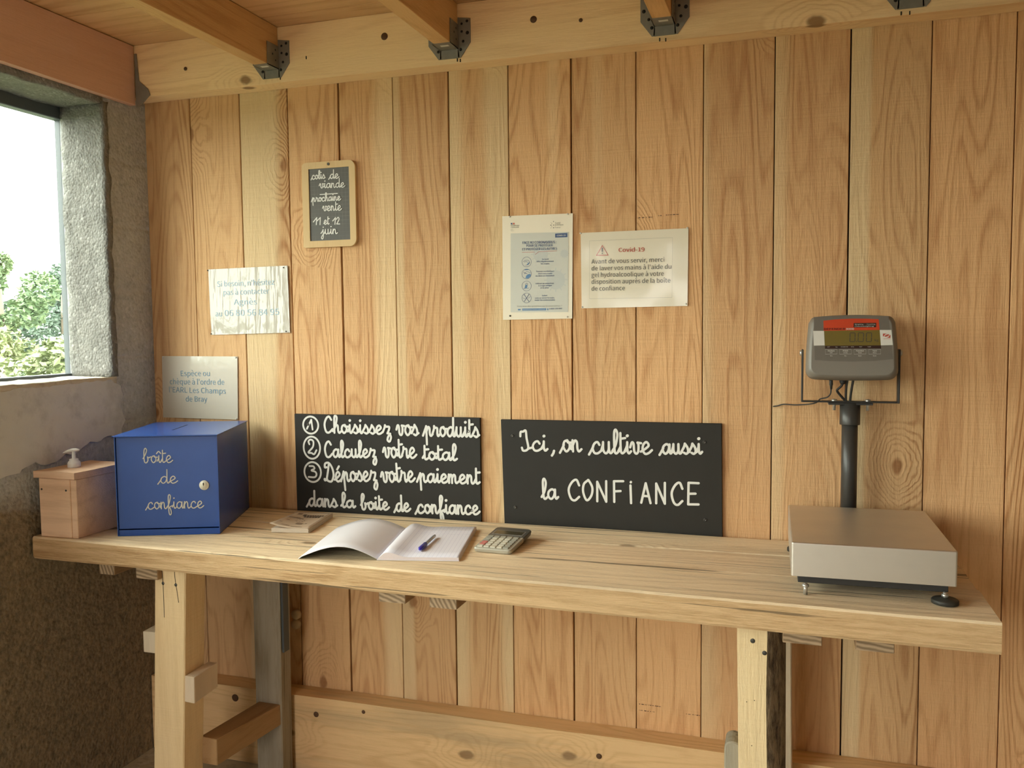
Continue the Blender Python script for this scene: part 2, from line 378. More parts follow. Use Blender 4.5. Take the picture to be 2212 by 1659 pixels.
# ------------------------------------------------------------------ mesh helpers
class B:
    def __init__(s): s.bm = bmesh.new()
    def _merge(s, tmp, mi=0, smooth=False):
        for f in tmp.faces:
            f.material_index = mi
            f.smooth = smooth
        me = bpy.data.meshes.new('tmp'); tmp.to_mesh(me); tmp.free()
        n0 = len(s.bm.faces)
        s.bm.from_mesh(me); bpy.data.meshes.remove(me); return s
    def box(s, lo, hi, bev=0.0, mi=0, seg=1, mat=None):
        t = bmesh.new(); bmesh.ops.create_cube(t, size=1)
        lo, hi = Vector(lo), Vector(hi)
        for v in t.verts: v.co = Vector((lo[i] + (v.co[i]+.5)*(hi[i]-lo[i]) for i in range(3)))
        if bev > 0: bmesh.ops.bevel(t, geom=t.edges[:], offset=bev, segments=seg, affect='EDGES', profile=.5)
        if mat is not None: bmesh.ops.transform(t, matrix=mat, verts=t.verts)
        return s._merge(t, mi)
    def hexa(s, pts, bev=0.0, mi=0):
        """8 corners: bottom ring of four, then top ring of four"""
        t = bmesh.new(); v = [t.verts.new(p) for p in pts]
        for q in ((3, 2, 1, 0), (4, 5, 6, 7), (0, 1, 5, 4), (1, 2, 6, 5), (2, 3, 7, 6), (3, 0, 4, 7)): t.faces.new([v[i] for i in q])
        bmesh.ops.recalc_face_normals(t, faces=t.faces)
        if bev > 0: bmesh.ops.bevel(t, geom=t.edges[:], offset=bev, segments=1, affect='EDGES', profile=.5)
        return s._merge(t, mi)
    def prism(s, poly, vec, mi=0, bev=0.0):
        """polygon (3-D points) pushed along vec"""
        t = bmesh.new(); vec = Vector(vec)
        a = [t.verts.new(Vector(p)) for p in poly]; b = [t.verts.new(Vector(p)+vec) for p in poly]
        n = len(poly)
        t.faces.new(a); t.faces.new(b[::-1])
        for i in range(n): t.faces.new((a[i], b[i], b[(i+1) % n], a[(i+1) % n]))
        bmesh.ops.recalc_face_normals(t, faces=t.faces)
        if bev > 0: bmesh.ops.bevel(t, geom=t.edges[:], offset=bev, segments=1, affect='EDGES', profile=.5)
        return s._merge(t, mi)
    def cyl(s, p0, p1, r0, r1=None, n=24, mi=0, smooth=True, cap=True):
        return s.tube([p0, p1], [r0, r0 if r1 is None else r1], n, mi, smooth, cap)
    def tube(s, pts, rad, n=12, mi=0, smooth=True, cap=True):
        pts = [Vector(p) for p in pts]
        if isinstance(rad, (int, float)): rad = [rad]*len(pts)
        t = bmesh.new(); rings = []
        up = None
        for i, p in enumerate(pts):
            d = (pts[min(i+1, len(pts)-1)]-pts[max(i-1, 0)]).normalized()
            if up is None:
                up = Vector((0, 0, 1)) if abs(d.z) < .9 else Vector((1, 0, 0))
            u = (up - d*up.dot(d)).normalized(); v = d.cross(u); up = u
            rings.append([t.verts.new(p + rad[i]*(math.cos(2*math.pi*k/n)*u + math.sin(2*math.pi*k/n)*v)) for k in range(n)])
        for a, b in zip(rings, rings[1:]):
            for k in range(n): t.faces.new((a[k], a[(k+1) % n], b[(k+1) % n], b[k]))
        for f in t.faces: f.smooth = smooth
        caps = []
        if cap: caps = [t.faces.new(rings[0][::-1]), t.faces.new(rings[-1])]
        bmesh.ops.recalc_face_normals(t, faces=t.faces)
        for f in t.faces: f.material_index = mi
        me = bpy.data.meshes.new('tmp'); t.to_mesh(me); t.free(); s.bm.from_mesh(me); bpy.data.meshes.remove(me); return s
    def lathe(s, prof, centre, axis='Z', n=32, mi=0):
        """profile of (radius, height) turned about an axis through centre"""
        c = Vector(centre); t = bmesh.new(); rings = []
        for r, h in prof:
            ring = []
            for k in range(n):
                a = 2*math.pi*k/n; x, y = r*math.cos(a), r*math.sin(a)
                p = {'Z': Vector((x, y, h)), 'Y': Vector((x, h, y)), 'X': Vector((h, x, y))}[axis]
                ring.append(t.verts.new(c+p))
            rings.append(ring)
        for a, b in zip(rings, rings[1:]):
            for k in range(n): t.faces.new((a[k], a[(k+1) % n], b[(k+1) % n], b[k])).smooth = True
        t.faces.new(rings[0][::-1]); t.faces.new(rings[-1])
        bmesh.ops.recalc_face_normals(t, faces=t.faces)
        for f in t.faces: f.material_index = mi
        me = bpy.data.meshes.new('tmp'); t.to_mesh(me); t.free(); s.bm.from_mesh(me); bpy.data.meshes.remove(me); return s
    def face(s, pts, mi=0):
        v = [s.bm.verts.new(Vector(p)) for p in pts]; f = s.bm.faces.new(v); f.material_index = mi; return s
    def ribbon(s, pts, wdt, ux, uz, org, nrm, lift=0.0, closed=False, thick=.0005):
        """flat painted stroke along 2-D points in the plane org + a*ux + b*uz"""
        P = [Vector((p[0], p[1])) for p in pts]; n = len(P); h = wdt/2
        L, Rr = [], []
        for i in range(n):
            a = P[i-1] if (i > 0 or closed) else P[0]; b = P[(i+1) % n] if (i < n-1 or closed) else P[-1]
            d = (b-a)
            if d.length < 1e-9: d = Vector((1, 0))
            d.normalize(); q = Vector((-d.y, d.x))*h; L.append(P[i]+q); Rr.append(P[i]-q)
        def tw(p, k=0): return org + ux*p.x + uz*p.y + nrm*(lift*4+thick+k*5e-6)
        bm = s.bm
        vl = [bm.verts.new(tw(p, i)) for i, p in enumerate(L)]; vr = [bm.verts.new(tw(p, i)) for i, p in enumerate(Rr)]
        rng = range(n) if closed else range(n-1)
        for i in rng:
            j = (i+1) % n; bm.faces.new((vl[i], vr[i], vr[j], vl[j]))
        if not closed:
            for e, o in ((0, 1), (n-1, n-2)):
                d = (P[e]-P[o]);
                if d.length < 1e-9: continue
                d.normalize(); q = Vector((-d.y, d.x)); arc = []
                for k in range(7):
                    a = math.pi*k/6; arc.append(bm.verts.new(tw(P[e] + h*(math.cos(a)*q + math.sin(a)*d), e+(-6 if e == 0 else 6))))
                bm.faces.new(arc)
        return s
    def mesh(s, name):
        bmesh.ops.recalc_face_normals(s.bm, faces=s.bm.faces)
        me = bpy.data.meshes.new(name); s.bm.to_mesh(me); s.bm.free(); return me

def setp(o, label=None, cat=None, group=None, kind=None):
    if label: o['label'] = label
    if cat: o['category'] = cat
    if group: o['group'] = group
    if kind: o['kind'] = kind
    return o
def obj(name, b, mats, parent=None, local=False, label=None, cat=None, group=None, kind=None):
    me = b.mesh(name) if isinstance(b, B) else b
    o = bpy.data.objects.new(name, me); COL.objects.link(o)
    for m in (mats if isinstance(mats, (list, tuple)) else [mats]): me.materials.append(m)
    if parent is not None:
        o.parent = parent
        if not local: o.matrix_parent_inverse = WM[parent.name].inverted()
        WM[o.name] = WM[parent.name].copy() if local else Matrix.Identity(4)
    else: WM[o.name] = Matrix.Identity(4)
    return setp(o, label, cat, group, kind)
WM = {}
def thing(name, loc, label, cat, rz=0.0, group=None):
    o = bpy.data.objects.new(name, None); COL.objects.link(o); o.empty_display_size = .05
    o.location = loc; o.rotation_euler = (0, 0, rz)
    WM[o.name] = Matrix.Translation(Vector(loc)) @ Matrix.Rotation(rz, 4, 'Z')
    return setp(o, label, cat, group)
def copy_tree(o, parent=None):
    c = o.copy(); COL.objects.link(c)
    if parent is not None: c.parent = parent
    for ch in list(o.children): copy_tree(ch, c)
    return c

def catmull(pts, n=7, closed=False):
    P = [Vector((p[0], p[1])) for p in pts]
    if len(P) < 3 and not closed: return P
    out = []; N = len(P)
    for i in range(N if closed else N-1):
        p0 = P[(i-1) % N] if (closed or i > 0) else P[0]*2-P[1]
        p1, p2 = P[i], P[(i+1) % N]
        p3 = P[(i+2) % N] if (closed or i+2 < N) else P[-1]*2-P[-2]
        for k in range(n):
            t = k/n
            out.append(.5*((2*p1)+(p2-p0)*t+(2*p0-5*p1+4*p2-p3)*t*t+(3*p1-p0-3*p2+p3)*t**3))
    if not closed: out.append(P[-1])
    return out

# ------------------------------------------------------------------ school-cursive strokes (x-height 1)
dotp = lambda x, y: [(x, y), (x+.03, y+.02)]
G = {
 'a': (1.0, [[(.8, .8), (.52, 1), (.2, .75), (.14, .3), (.38, .0), (.66, .28), (.8, .85)], [(.81, .97), (.80, .3), (.9, .02), (1.08, .2)]]),
 'b': (.92, [[(0, .6), (.3, 1.2), (.47, 1.8), (.32, 2.1), (.16, 1.75), (.13, .7), (.2, .1), (.42, .0), (.62, .35), (.58, .85)], [(.58, .85), (.72, .72), (.98, .85)]]),
 'c': (.85, [[(.72, .75), (.55, 1), (.28, .85), (.13, .45), (.26, .05), (.55, .0), (.9, .25)]]),
 'd': (1.0, [[(.8, .8), (.52, 1), (.2, .75), (.14, .3), (.38, .0), (.66, .28), (.8, .85)], [(.82, 2.0), (.80, .3), (.92, .02), (1.08, .2)]]),
 'e': (.88, [[(0, .18), (.35, .4), (.68, .72), (.5, 1.02), (.24, .8), (.16, .35), (.36, .0), (.66, .06), (.95, .32)]]),
 'f': (.72, [[(0, .2), (.28, .7), (.53, 1.75), (.40, 2.1), (.25, 1.8), (.24, .5), (.28, -.65), (.42, -.95), (.57, -.65), (.48, -.05), (.32, .12)], [(.32, .12), (.55, .35), (.75, .42)]]),
 'h': (.96, [[(0, .2), (.33, .8), (.53, 1.8), (.38, 2.1), (.23, 1.8), (.21, 0)], [(.21, .5), (.45, .95), (.63, .85), (.67, .25), (.80, 0), (1.02, .2)]]),
 'i': (.5, [[(0, .2), (.2, .65), (.24, 1.0)], [(.24, 1.0), (.24, .3), (.36, .02), (.55, .2)], dotp(.25, 1.55)]),
 'î': (.5, [[(0, .2), (.2, .65), (.24, 1.0)], [(.24, 1.0), (.24, .3), (.36, .02), (.55, .2)], [(-.05, 1.3), (.22, 1.62), (.5, 1.32)]]),
 'j': (.62, [[(0, .2), (.25, .6), (.4, 1)], [(.4, 1.0), (.43, -.55), (.26, -1.0), (.08, -.75), (.3, -.2), (.66, .2)], dotp(.42, 1.5)]),
 'l': (.52, [[(0, .2), (.3, .75), (.48, 1.65), (.34, 2.1), (.2, 1.75), (.2, .35), (.32, .0), (.58, .2)]]),
 'm': (1.2, [[(0, .2), (.12, .8)], [(.14, 1.0), (.15, .0)], [(.15, .55), (.32, .97), (.47, .82), (.49, .0)], [(.49, .55), (.68, .97), (.84, .82), (.86, .25), (.98, 0), (1.24, .2)]]),
 'n': (.88, [[(0, .2), (.12, .8)], [(.14, 1.0), (.15, .0)], [(.15, .55), (.36, .97), (.54, .82), (.57, .25), (.70, 0), (.94, .2)]]),
 'o': (.86, [[(.52, 1), (.24, .88), (.13, .42), (.38, 0), (.68, .28), (.70, .72), (.48, 1.0)], [(.48, 1.0), (.58, .80), (.92, .80)]]),
 'p': (1.05, [[(-.08, .0), (.3, .95)], [(.32, 1.05), (.38, -.95)], [(.36, .5), (.55, .95), (.72, .82), (.74, .25), (.88, 0), (1.1, .2)]]),
 'r': (.82, [[(0, .2), (.2, .75), (.22, 1.08)], [(.22, 1.08), (.32, .9), (.58, .85), (.60, .25), (.70, .0), (.9, .2)]]),
 's': (.74, [[(0, .2), (.28, .75), (.36, 1.05)], [(.36, 1.05), (.6, .65), (.66, .22), (.48, .0), (.26, .1)], [(.6, .1), (.8, .22)]]),
 't': (.55, [[(0, .2), (.2, .6)], [(.22, 1.8), (.22, .35), (.34, .02), (.6, .2)], [(.22, 1.3), (.62, 1.36)]]),
 'u': (.98, [[(0, .2), (.16, .7), (.2, 1.0)], [(.2, 1.0), (.2, .3), (.42, .0), (.66, .3), (.70, 1.0)], [(.70, 1.0), (.71, .25), (.84, .02), (1.05, .2)]]),
 'v': (.88, [[(-.02, .55), (.14, .98), (.28, .85), (.33, .2), (.5, .0), (.66, .2), (.70, .75), (.62, .97)], [(.62, .97), (.92, .92)]]),
 'z': (.95, [[(0, .2), (.22, .75), (.28, 1.08)], [(.28, 1.08), (.40, .9), (.76, .88), (.72, .5), (.55, .08)], [(.55, .12), (.8, .02), (.95, -.4), (.78, -.9), (.55, -.75), (.62, -.35), (.88, .05)]]),
 'C': (1.12, [[(.98, 1.6), (.72, 2.0), (.38, 1.75), (.16, 1.0), (.32, .15), (.68, .02), (1.12, .45)]]),
 'D': (1.35, [[(.42, 1.55), (.2, 1.55), (.28, 1.95), (.75, 2.0), (1.15, 1.4), (1.24, .65), (.98, .05), (.65, .0), (.3, .18), (.06, .28), (.12, .12), (.4, .25)], [(.72, 1.85), (.58, 1.2), (.32, .22)]]),
 'I': (.95, [[(.0, 1.5), (.04, 1.95), (.25, 2.0), (.48, 2.1), (.55, 1.3), (.68, .35), (.52, .02), (.22, -.02), (.12, .28)], [(.66, .2), (.98, .3)]]),
}
G['é'] = (G['e'][0], G['e'][1] + [[(.40, 1.28), (.66, 1.62)]])
CAPS = {'C': [[(1, .72), (.75, .98), (.35, .85), (.06, .5), (.25, .1), (.6, 0), (1, .18)]], 'O': [[(.5, 1), (.12, .8), (.05, .4), (.4, 0), (.85, .25), (.95, .65), (.6, 1), (.5, 1)]],
        'N': [[(.05, 0), (.05, .95)], [(.05, .95), (.95, 0)], [(.95, 0), (.95, 1)]], 'F': [[(.1, 0), (.08, .98)], [(.08, .98), (.95, 1)], [(.1, .5), (.7, .53)]],
        'i': [[(.3, 1), (.5, 0)], [(.4, 1.18), (.45, 1.2)]], 'A': [[(.05, 0), (.5, 1)], [(.5, 1), (.98, 0)], [(.25, .35), (.8, .35)]],
        'E': [[(.05, .02), (.08, 1)], [(.08, 1), (.98, 1)], [(.06, .5), (.7, .52)], [(.05, .02), (.98, .04)]]}

def cursive(b, text, x0, z0, x1, z1, xh, wd, ux, uz, org, nrm):
    lead = text.startswith('~'); text = text.lstrip('~')
    adv = sum(G[c][0] for c in text) + (.22 if lead else 0)
    L = math.hypot(x1-x0, z1-z0); sx = L/adv
    e1 = Vector((x1-x0, z1-z0))/L; e2 = Vector((-e1.y, e1.x))
    def tr(px, py): return Vector((x0, z0)) + e1*(px*sx) + e2*(py*xh)
    x = 0.0; k = 0
    if lead:
        b.ribbon(catmull([tr(0, -.12), tr(.2, .22), tr(.4, .6)]), wd, ux, uz, org, nrm, 0); x = .22
    for c in text:
        wdt, strokes = G[c]
        for st in strokes:
            k += 1
            pts = catmull([tr(x+p[0], p[1]) for p in st]) if len(st) > 2 else [tr(x+p[0], p[1]) for p in st]
            b.ribbon(pts, wd*(1.25 if (len(st) == 2 and abs(st[0][0]-st[1][0]) < .05 and st[0][1] > 1.4) else 1), ux, uz, org, nrm, k*1.5e-5)
        x += wdt
    return b

# printed lettering: Blender's bundled sans font turned into mesh
try: FONT = bpy.data.fonts.load(bpy.utils.system_resource('DATAFILES', path='fonts') + '/Noto Sans CJK Regular.woff2')
except Exception: FONT = None
_font = {}
def glyphs(s, bold=False):
    key = (s, bold)
    if key in _font: return _font[key]
    cu = bpy.data.curves.new('t', 'FONT'); cu.body = s; cu.size = 1; cu.resolution_u = 3
    if FONT: cu.font = FONT
    cu.offset = .0; cu.offset = 0.0
    o = bpy.data.objects.new('t', cu); COL.objects.link(o)
    dg = bpy.context.evaluated_depsgraph_get(); me = bpy.data.meshes.new_from_object(o.evaluated_get(dg))
    vs_ = [tuple(v.co) for v in me.vertices]; fs = [tuple(p.vertices) for p in me.polygons]
    bpy.data.objects.remove(o); bpy.data.curves.remove(cu); bpy.data.meshes.remove(me)
    _font[key] = (vs_, fs); return _font[key]
CAPH = max(v[1] for v in glyphs('H')[0])
def lettering(b, s, x0, z0, x1, z1, cap, ux, uz, org, nrm, bold=False, lift=.0004):
    V, Fc = glyphs(s, bold); mnx = min(v[0] for v in V); mxx = max(v[0] for v in V)
    L = math.hypot(x1-x0, z1-z0); e1 = Vector((x1-x0, z1-z0))/L; e2 = Vector((-e1.y, e1.x)); sx = L/(mxx-mnx); sy = cap/CAPH
    vv = []
    for v in V:
        p = Vector((x0, z0)) + e1*((v[0]-mnx)*sx) + e2*(v[1]*sy)
        vv.append(b.bm.verts.new(org + ux*p.x + uz*p.y + nrm*lift))
    for f in Fc:
        try: b.bm.faces.new([vv[i] for i in f])
        except ValueError: pass
    if bold: lettering(b, s, x0+cap*.07, z0, x1+cap*.07, z1, cap, ux, uz, org, nrm, False, lift+.00006)
    return b
UX, UZ, NY, O0 = Vector((1, 0, 0)), Vector((0, 0, 1)), Vector((0, -1, 0)), Vector((0, 0, 0))
def flat(y): return dict(ux=UX, uz=UZ, org=Vector((0, y, 0)), nrm=NY)

# ================================================================== THE ROOM
# back wall of sawn planks
SE = [-2.032, -1.855, -1.670, -1.497, -1.320, -1.139, -.961, -.778, -.594, -.412, -.231, -.049, .135, .322, .508, .70, .885, 1.07, 1.26, 1.45, 1.63, 1.82, 2.0, 2.2, 2.4, 2.62]
b = B()
gaps = {-1.320: .0055, -1.497: .004, -.961: .005, -.594: .005, .135: .004}
for i in range(len(SE)-1):
    x0, x1 = SE[i], SE[i+1]; g0 = gaps.get(x0, .0025); g1 = gaps.get(x1, .0025)
    dy = random.uniform(-.0012, .0012)
    b.box((x0+g0/2, 0+dy+.0012, ZF), (x1-g1/2, .022, ZC), .0012)
b.box((-2.03, .024, ZF), (2.62, .05, ZC), 0, 1)
rnd = random.Random(5)
for xa, xb, z in ((-.405, -.365, 1.842), (-.352, -.338, 1.845), (-.330, -.295, 1.846), (-.404, -.340, .470), (-.404, -.360, .452), (-.272, -.236, .458)):
    x = xa
    while x < xb:
        l = rnd.uniform(.002, .007); h = rnd.uniform(.0005, .0012); b.face([(x, -.0002, z-h), (x+l, -.0002, z-h), (x+l, -.0002, z+h), (x, -.0002, z+h)], 2); x += l + rnd.uniform(.001, .005)
obj('wall_back', b, [M['wall'], M['wall_back'], M['knot']], kind='structure', label='back wall of vertical rough-sawn orange softwood planks', cat='wall')

# ceiling boards, running along the wall
b = B(); y = 0.05; 
while y > YF-.2:
    d = random.choice((.2, .21, .19)); b.box((-2.26, y-d+.003, ZC), (XR+.05, y, ZC+.02), .001); y -= d
b.box((-2.3, YF-.3, ZC+.021), (XR+.1, .08, ZC+.05))
obj('ceiling', b, M['ceil'], kind='structure', label='ceiling of wooden boards laid across the joists', cat='ceiling')
obj('floor', B().box((-2.3, YF-.3, ZF-.12), (XR+.1, .06, ZF)), M['floor'], kind='structure', label='dull brown screed floor of the shed', cat='floor')

# left block wall with two window openings
def jit(p, a=.006, f=28): return a*(noise.noise(Vector(p)*f))
def wall_cell(b, y0, y1, z0, z1, x0=-2.222, x1=XL, mi=0): b.box((x0, y0, z0), (x1, y1, z1), 0, mi)
b = B()
ys = sorted([YF-.2, W2[0], W2[1], W1[0], W1[1], .05])
wall_cell(b, ys[0], ys[1], ZF-.1, ZC); wall_cell(b, ys[2], ys[3], ZF-.1, ZC); wall_cell(b, ys[4], ys[5], ZF-.1, ZC)
wall_cell(b, W1[0], W1[1], ZF-.1, W1[2]-.012); wall_cell(b, W1[0], W1[1], W1[3], ZC)
wall_cell(b, W2[0], W2[1], ZF-.1, W2[2]); wall_cell(b, W2[0], W2[1], W2[3], ZC)
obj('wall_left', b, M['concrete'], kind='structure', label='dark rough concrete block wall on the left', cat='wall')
# broken pebbly jamb of the near window (rough edge towards the room)
def rough_slab(lo, hi, nx, ny, nz, amp, freq, sharp=False):
    t = bmesh.new(); bmesh.ops.create_cube(t, size=1)
    lo, hi = Vector(lo), Vector(hi)
    for v in t.verts: v.co = Vector((lo[i] + (v.co[i]+.5)*(hi[i]-lo[i]) for i in range(3)))
    for ax, n in ((0, nx), (1, ny), (2, nz)):
        for k in range(1, n):
            co = Vector((0, 0, 0)); co[ax] = lo[ax] + (hi[ax]-lo[ax])*k/n; no = Vector((0, 0, 0)); no[ax] = 1
            bmesh.ops.bisect_plane(t, geom=t.verts[:]+t.edges[:]+t.faces[:], plane_co=co, plane_no=no)
    for v in t.verts:
        q = noise.noise_vector(v.co*freq)*amp + noise.noise_vector(v.co*freq*3.1)*amp*.4
        v.co += q
    for f in t.faces: f.smooth = True
    if sharp:
        t.normal_update()
        for e in t.edges: e.smooth = e.calc_face_angle(0) < .6
    bb = B(); me = bpy.data.meshes.new('t'); t.to_mesh(me); t.free(); bb.bm.from_mesh(me); bpy.data.meshes.remove(me); return bb
obj('trim_1', rough_slab((-2.19, W1[1]-.010, W1[2]+.002), (XL+.004, W1[1]+.012, W1[3]+.002), 10, 2, 44, .006, 22), M['concrete_reveal'], kind='structure', label='pale crumbling concrete jamb beside the window', cat='window jamb')
obj('trim_2', rough_slab((-2.19, W1[0], W1[3]-.006), (XL+.002, W1[1], W1[3]+.03), 8, 40, 2, .004, 18), M['concrete_reveal'], kind='structure', label='pale rough concrete lintel underside over the window', cat='lintel')
obj('trim_3', rough_slab((-2.20, W1[0]+.002, W1[2]-.02), (XL+.004, W1[1]+.004, W1[2]+.003), 8, 50, 2, .0035, 20), M['sill'], kind='structure', label='pale sunlit rendered window sill', cat='window sill')
# smooth plaster patch below the sill, with a ragged lower and right edge
pl = [(-1.35, 1.385), (-.20, 1.392), (-.163, 1.372), (-.158, 1.34), (-.172, 1.31), (-.160, 1.285), (-.150, 1.262), (-.168, 1.235), (-.165, 1.215), (-.185, 1.205), (-.215, 1.222), (-.245, 1.215), (-.27, 1.205), (-.30, 1.212), (-.335, 1.195), (-.36, 1.18), (-.39, 1.19), (-.43, 1.172), (-.47, 1.165), (-.50, 1.18), (-.56, 1.160), (-.63, 1.15), (-.8, 1.17), (-1.0, 1.14), (-1.35, 1.16)]
fine = []
for i in range(len(pl)):
    a, c = Vector(pl[i]), Vector(pl[(i+1) % len(pl)]); n = max(1, int((c-a).length/.012))
    for k in range(n):
        p = a.lerp(c, k/n); q = noise.noise_vector(Vector((p.x*45, p.y*45, 3)))*.006; fine.append((XL-.003, p.x+q.x, p.y+q.y))
obj('trim_4', B().prism(fine, (.009, 0, 0)), M['plaster'], kind='structure', label='smooth grey plaster patch under the window', cat='plaster')
# window: dark fixed frame against the outside, cement fillet, one pane
XG = -2.205
b = B()
b.box((XG-.02, W1[0], W1[3]-.042), (XG+.015, W1[1]+.01, W1[3]+.004), .002)
b.box((XG-.02, W1[0], W1[2]-.004), (XG+.012, W1[1]+.01, W1[2]+.012), .002)
b.box((XG-.02, W1[1]-.0005, W1[2]), (XG+.004, W1[1]+.014, W1[3]), .002)
b.box((XG-.02, W1[0], W1[2]), (XG+.015, W1[0]+.04, W1[3]), .002)
win = obj('window_1', b, M['frame_dark'], kind='structure', label='fixed window in the block wall beside the workbench', cat='window')
obj('pane', B().box((XG-.004, W1[0]+.03, W1[2]+.008), (XG, W1[1]+.004, W1[3]-.035)), M['glass'], win)
b = B()
b.box((XG-.02, W2[0], W2[2]), (XG+.02, W2[1], W2[2]+.04), .002); b.box((XG-.02, W2[0], W2[3]-.04), (XG+.02, W2[1], W2[3]), .002)
b.box((XG-.02, W2[0], W2[2]), (XG+.02, W2[0]+.04, W2[3]), .002); b.box((XG-.02, W2[1]-.04, W2[2]), (XG+.02, W2[1], W2[3]), .002)
win2 = obj('window_2', b, M['frame_dark'], kind='structure', label='second window further along the block wall', cat='window')
obj('pane', B().box((XG-.004, W2[0]+.03, W2[2]+.03), (XG, W2[1]-.03, W2[3]-.03)), M['glass'], win2)
# right wall and front wall with the doorway behind the viewer
obj('wall_right', B().box((XR, YF-.2, ZF), (XR+.05, .05, ZC)), M['front'], kind='structure', label='plain rendered wall on the right', cat='wall')
b = B()
b.box((-2.25, YF-.2, ZF), (DR[0], YF, ZC)); b.box((DR[1], YF-.2, ZF), (XR+.05, YF, ZC)); b.box((DR[0], YF-.2, DR[3]), (DR[1], YF, ZC))
obj('wall_front', b, M['front'], kind='structure', label='rendered front wall with an open doorway', cat='wall')

# ================================================================== timber: beam, joists, sole plate
bt = thing('ceiling_beam', (0, -.033, 2.288), 'pale yellow pine beam running along the top of the plank wall', 'beam')
b = B()
t = rough_slab((XL, -.066, 2.288), (XR, -.001, ZC-.001), 60, 1, 2, .0012, 6, True)
obj('beam', t, M['beam'], bt)
for x, z, r in ((-1.129, 2.386, .0105), (-.681, 2.383, .0095), (-.549, 2.366, .0055), (-1.814, 2.361, .006)):
    obj('knot', B().lathe([(r, -.0672), (r*.9, -.0682), (.0005, -.0684)], (x, 0, z), 'Y', 20), M['knot'], bt)
for x, z in ((-.905, 2.297), (-.896, 2.295), (-.338, 2.2925), (-.322, 2.2905), (-1.476, 2.3005), (-1.386, 2.352), (.243, 2.2925), (.262, 2.2915)):
    obj('nail', B().box((x-.0013, -.0682, z-.0045), (x+.0013, -.0655, z+.0045), .0005), M['hole'], bt)
st = thing('sole_beam', (-.4, -.037, ZF), 'knotty pine plate lying along the foot of the plank wall', 'beam')
obj('plate', rough_slab((XL+.004, -.074, ZF+.002), (XR, -.001, .397), 60, 1, 3, .0012, 6, True), M['plate'], st)
for x, z, r in ((-1.405, .343, .009), (-1.24, .372, .006), (-.505, .338, .008), (-1.70, .36, .012)):
    obj('knot', B().lathe([(r, -.0752), (r*.8, -.0762), (.0005, -.0764)], (x, 0, z), 'Y', 16), M['knot'], st)

def hanger(b, w):
    """folded steel joist shoe in joist-local coords: joist centred on x=0, bottom z=0, beam face y=0, joist runs to -y"""
    h = w/2; t_ = .002
    zt = .085; d = .062
    for s in (-1, 1):
        b.box((min(s*h, s*(h+t_)), -d, -t_), (max(s*h, s*(h+t_)), 0, zt-.02), 0)
        # flange on the beam, its lower corner cut at a slant
        fl = [(s*h, 0, -.024), (s*(h+.008), 0, -.026), (s*(h+.038), 0, .014), (s*(h+.038), 0, zt-.006), (s*(h), 0, zt)]
        b.prism(fl, (0, -t_, 0))
    b.box((-h-t_, -d, -t_), (h+t_, 0, 0))
    b.prism([(-h-t_, 0, -.0), (h+t_, 0, -.0), (h+.004, 0, -.026), (-h-.004, 0, -.026)], (0, -t_, 0))
    # holes, shown as dark discs a hair proud of the steel
    for s in (-1, 1):
        for x, z, r in ((.012, .066, .0035), (.028, .072, .004), (.012, .045, .0035), (.029, .040, .005), (.016, .018, .004), (.008, -.004, .0045)):
            b.lathe([(r, -t_-.0004), (.0003, -t_-.0006)], (s*(h+x), 0, z), 'Y', 12, 1)
        for y_, z in ((-.02, .02), (-.035, .035), (-.02, .05)):
            b.lathe([(.003, s*(h+t_+.0002)), (.0003, s*(h+t_+.0004))], (0, y_, z), 'X', 10, 1)
    b.box((-.010, -.048, -t_-.0006), (.014, -.036, -t_-.0002), 0, 2)
    return b
jl = {0: 'ceiling joist second from the block wall, left of the slate', 1: 'ceiling joist meeting the beam above the gap between slate and poster',
      2: 'ceiling joist above the white virus notice, seen end on', 3: 'ceiling joist at the top right, only its shoe in frame'}
JX = [(-1.527, -1.480), (-.953, -.902), (-.350, -.299), (.238, .290)]
for i, (x0, x1) in enumerate(JX):
    cx = (x0+x1)/2; wj = x1-x0
    j = thing('ceiling_joist', (cx, -.067, 2.328), jl[i], 'joist', 0, 'ceiling joists hung from the beam')
    Lj = 4.9
    b = B(); b.box((-wj/2+.001, -Lj, 0), (wj/2-.001, -.0015, ZC-2.328-.002), .0012)
    obj('timber', b, M['joist'], j, True)
    obj('joist_hanger', hanger(B(), wj), [M['galv'], M['hole'], M['label_white']], j, True)
j = thing('ceiling_joist', (-2.018, -.067, 2.264), 'reddish board joist running along the top of the block wall', 'joist')
obj('timber', B().box((-2.028, -4.95, 2.264), (-2.006, -.0685, ZC-.002), .0015), M['joist_red'], j)
b = B(); b.prism([(-2.004, -.0675, 2.256), (-1.985, -.0675, 2.262), (-1.949, -.0675, 2.292), (-1.957, -.0675, 2.312), (-1.990, -.0675, 2.340), (-1.996, -.0675, 2.425), (-2.004, -.0675, 2.425)], (0, -.002, 0))
obj('joist_hanger', b, M['galv'], j)

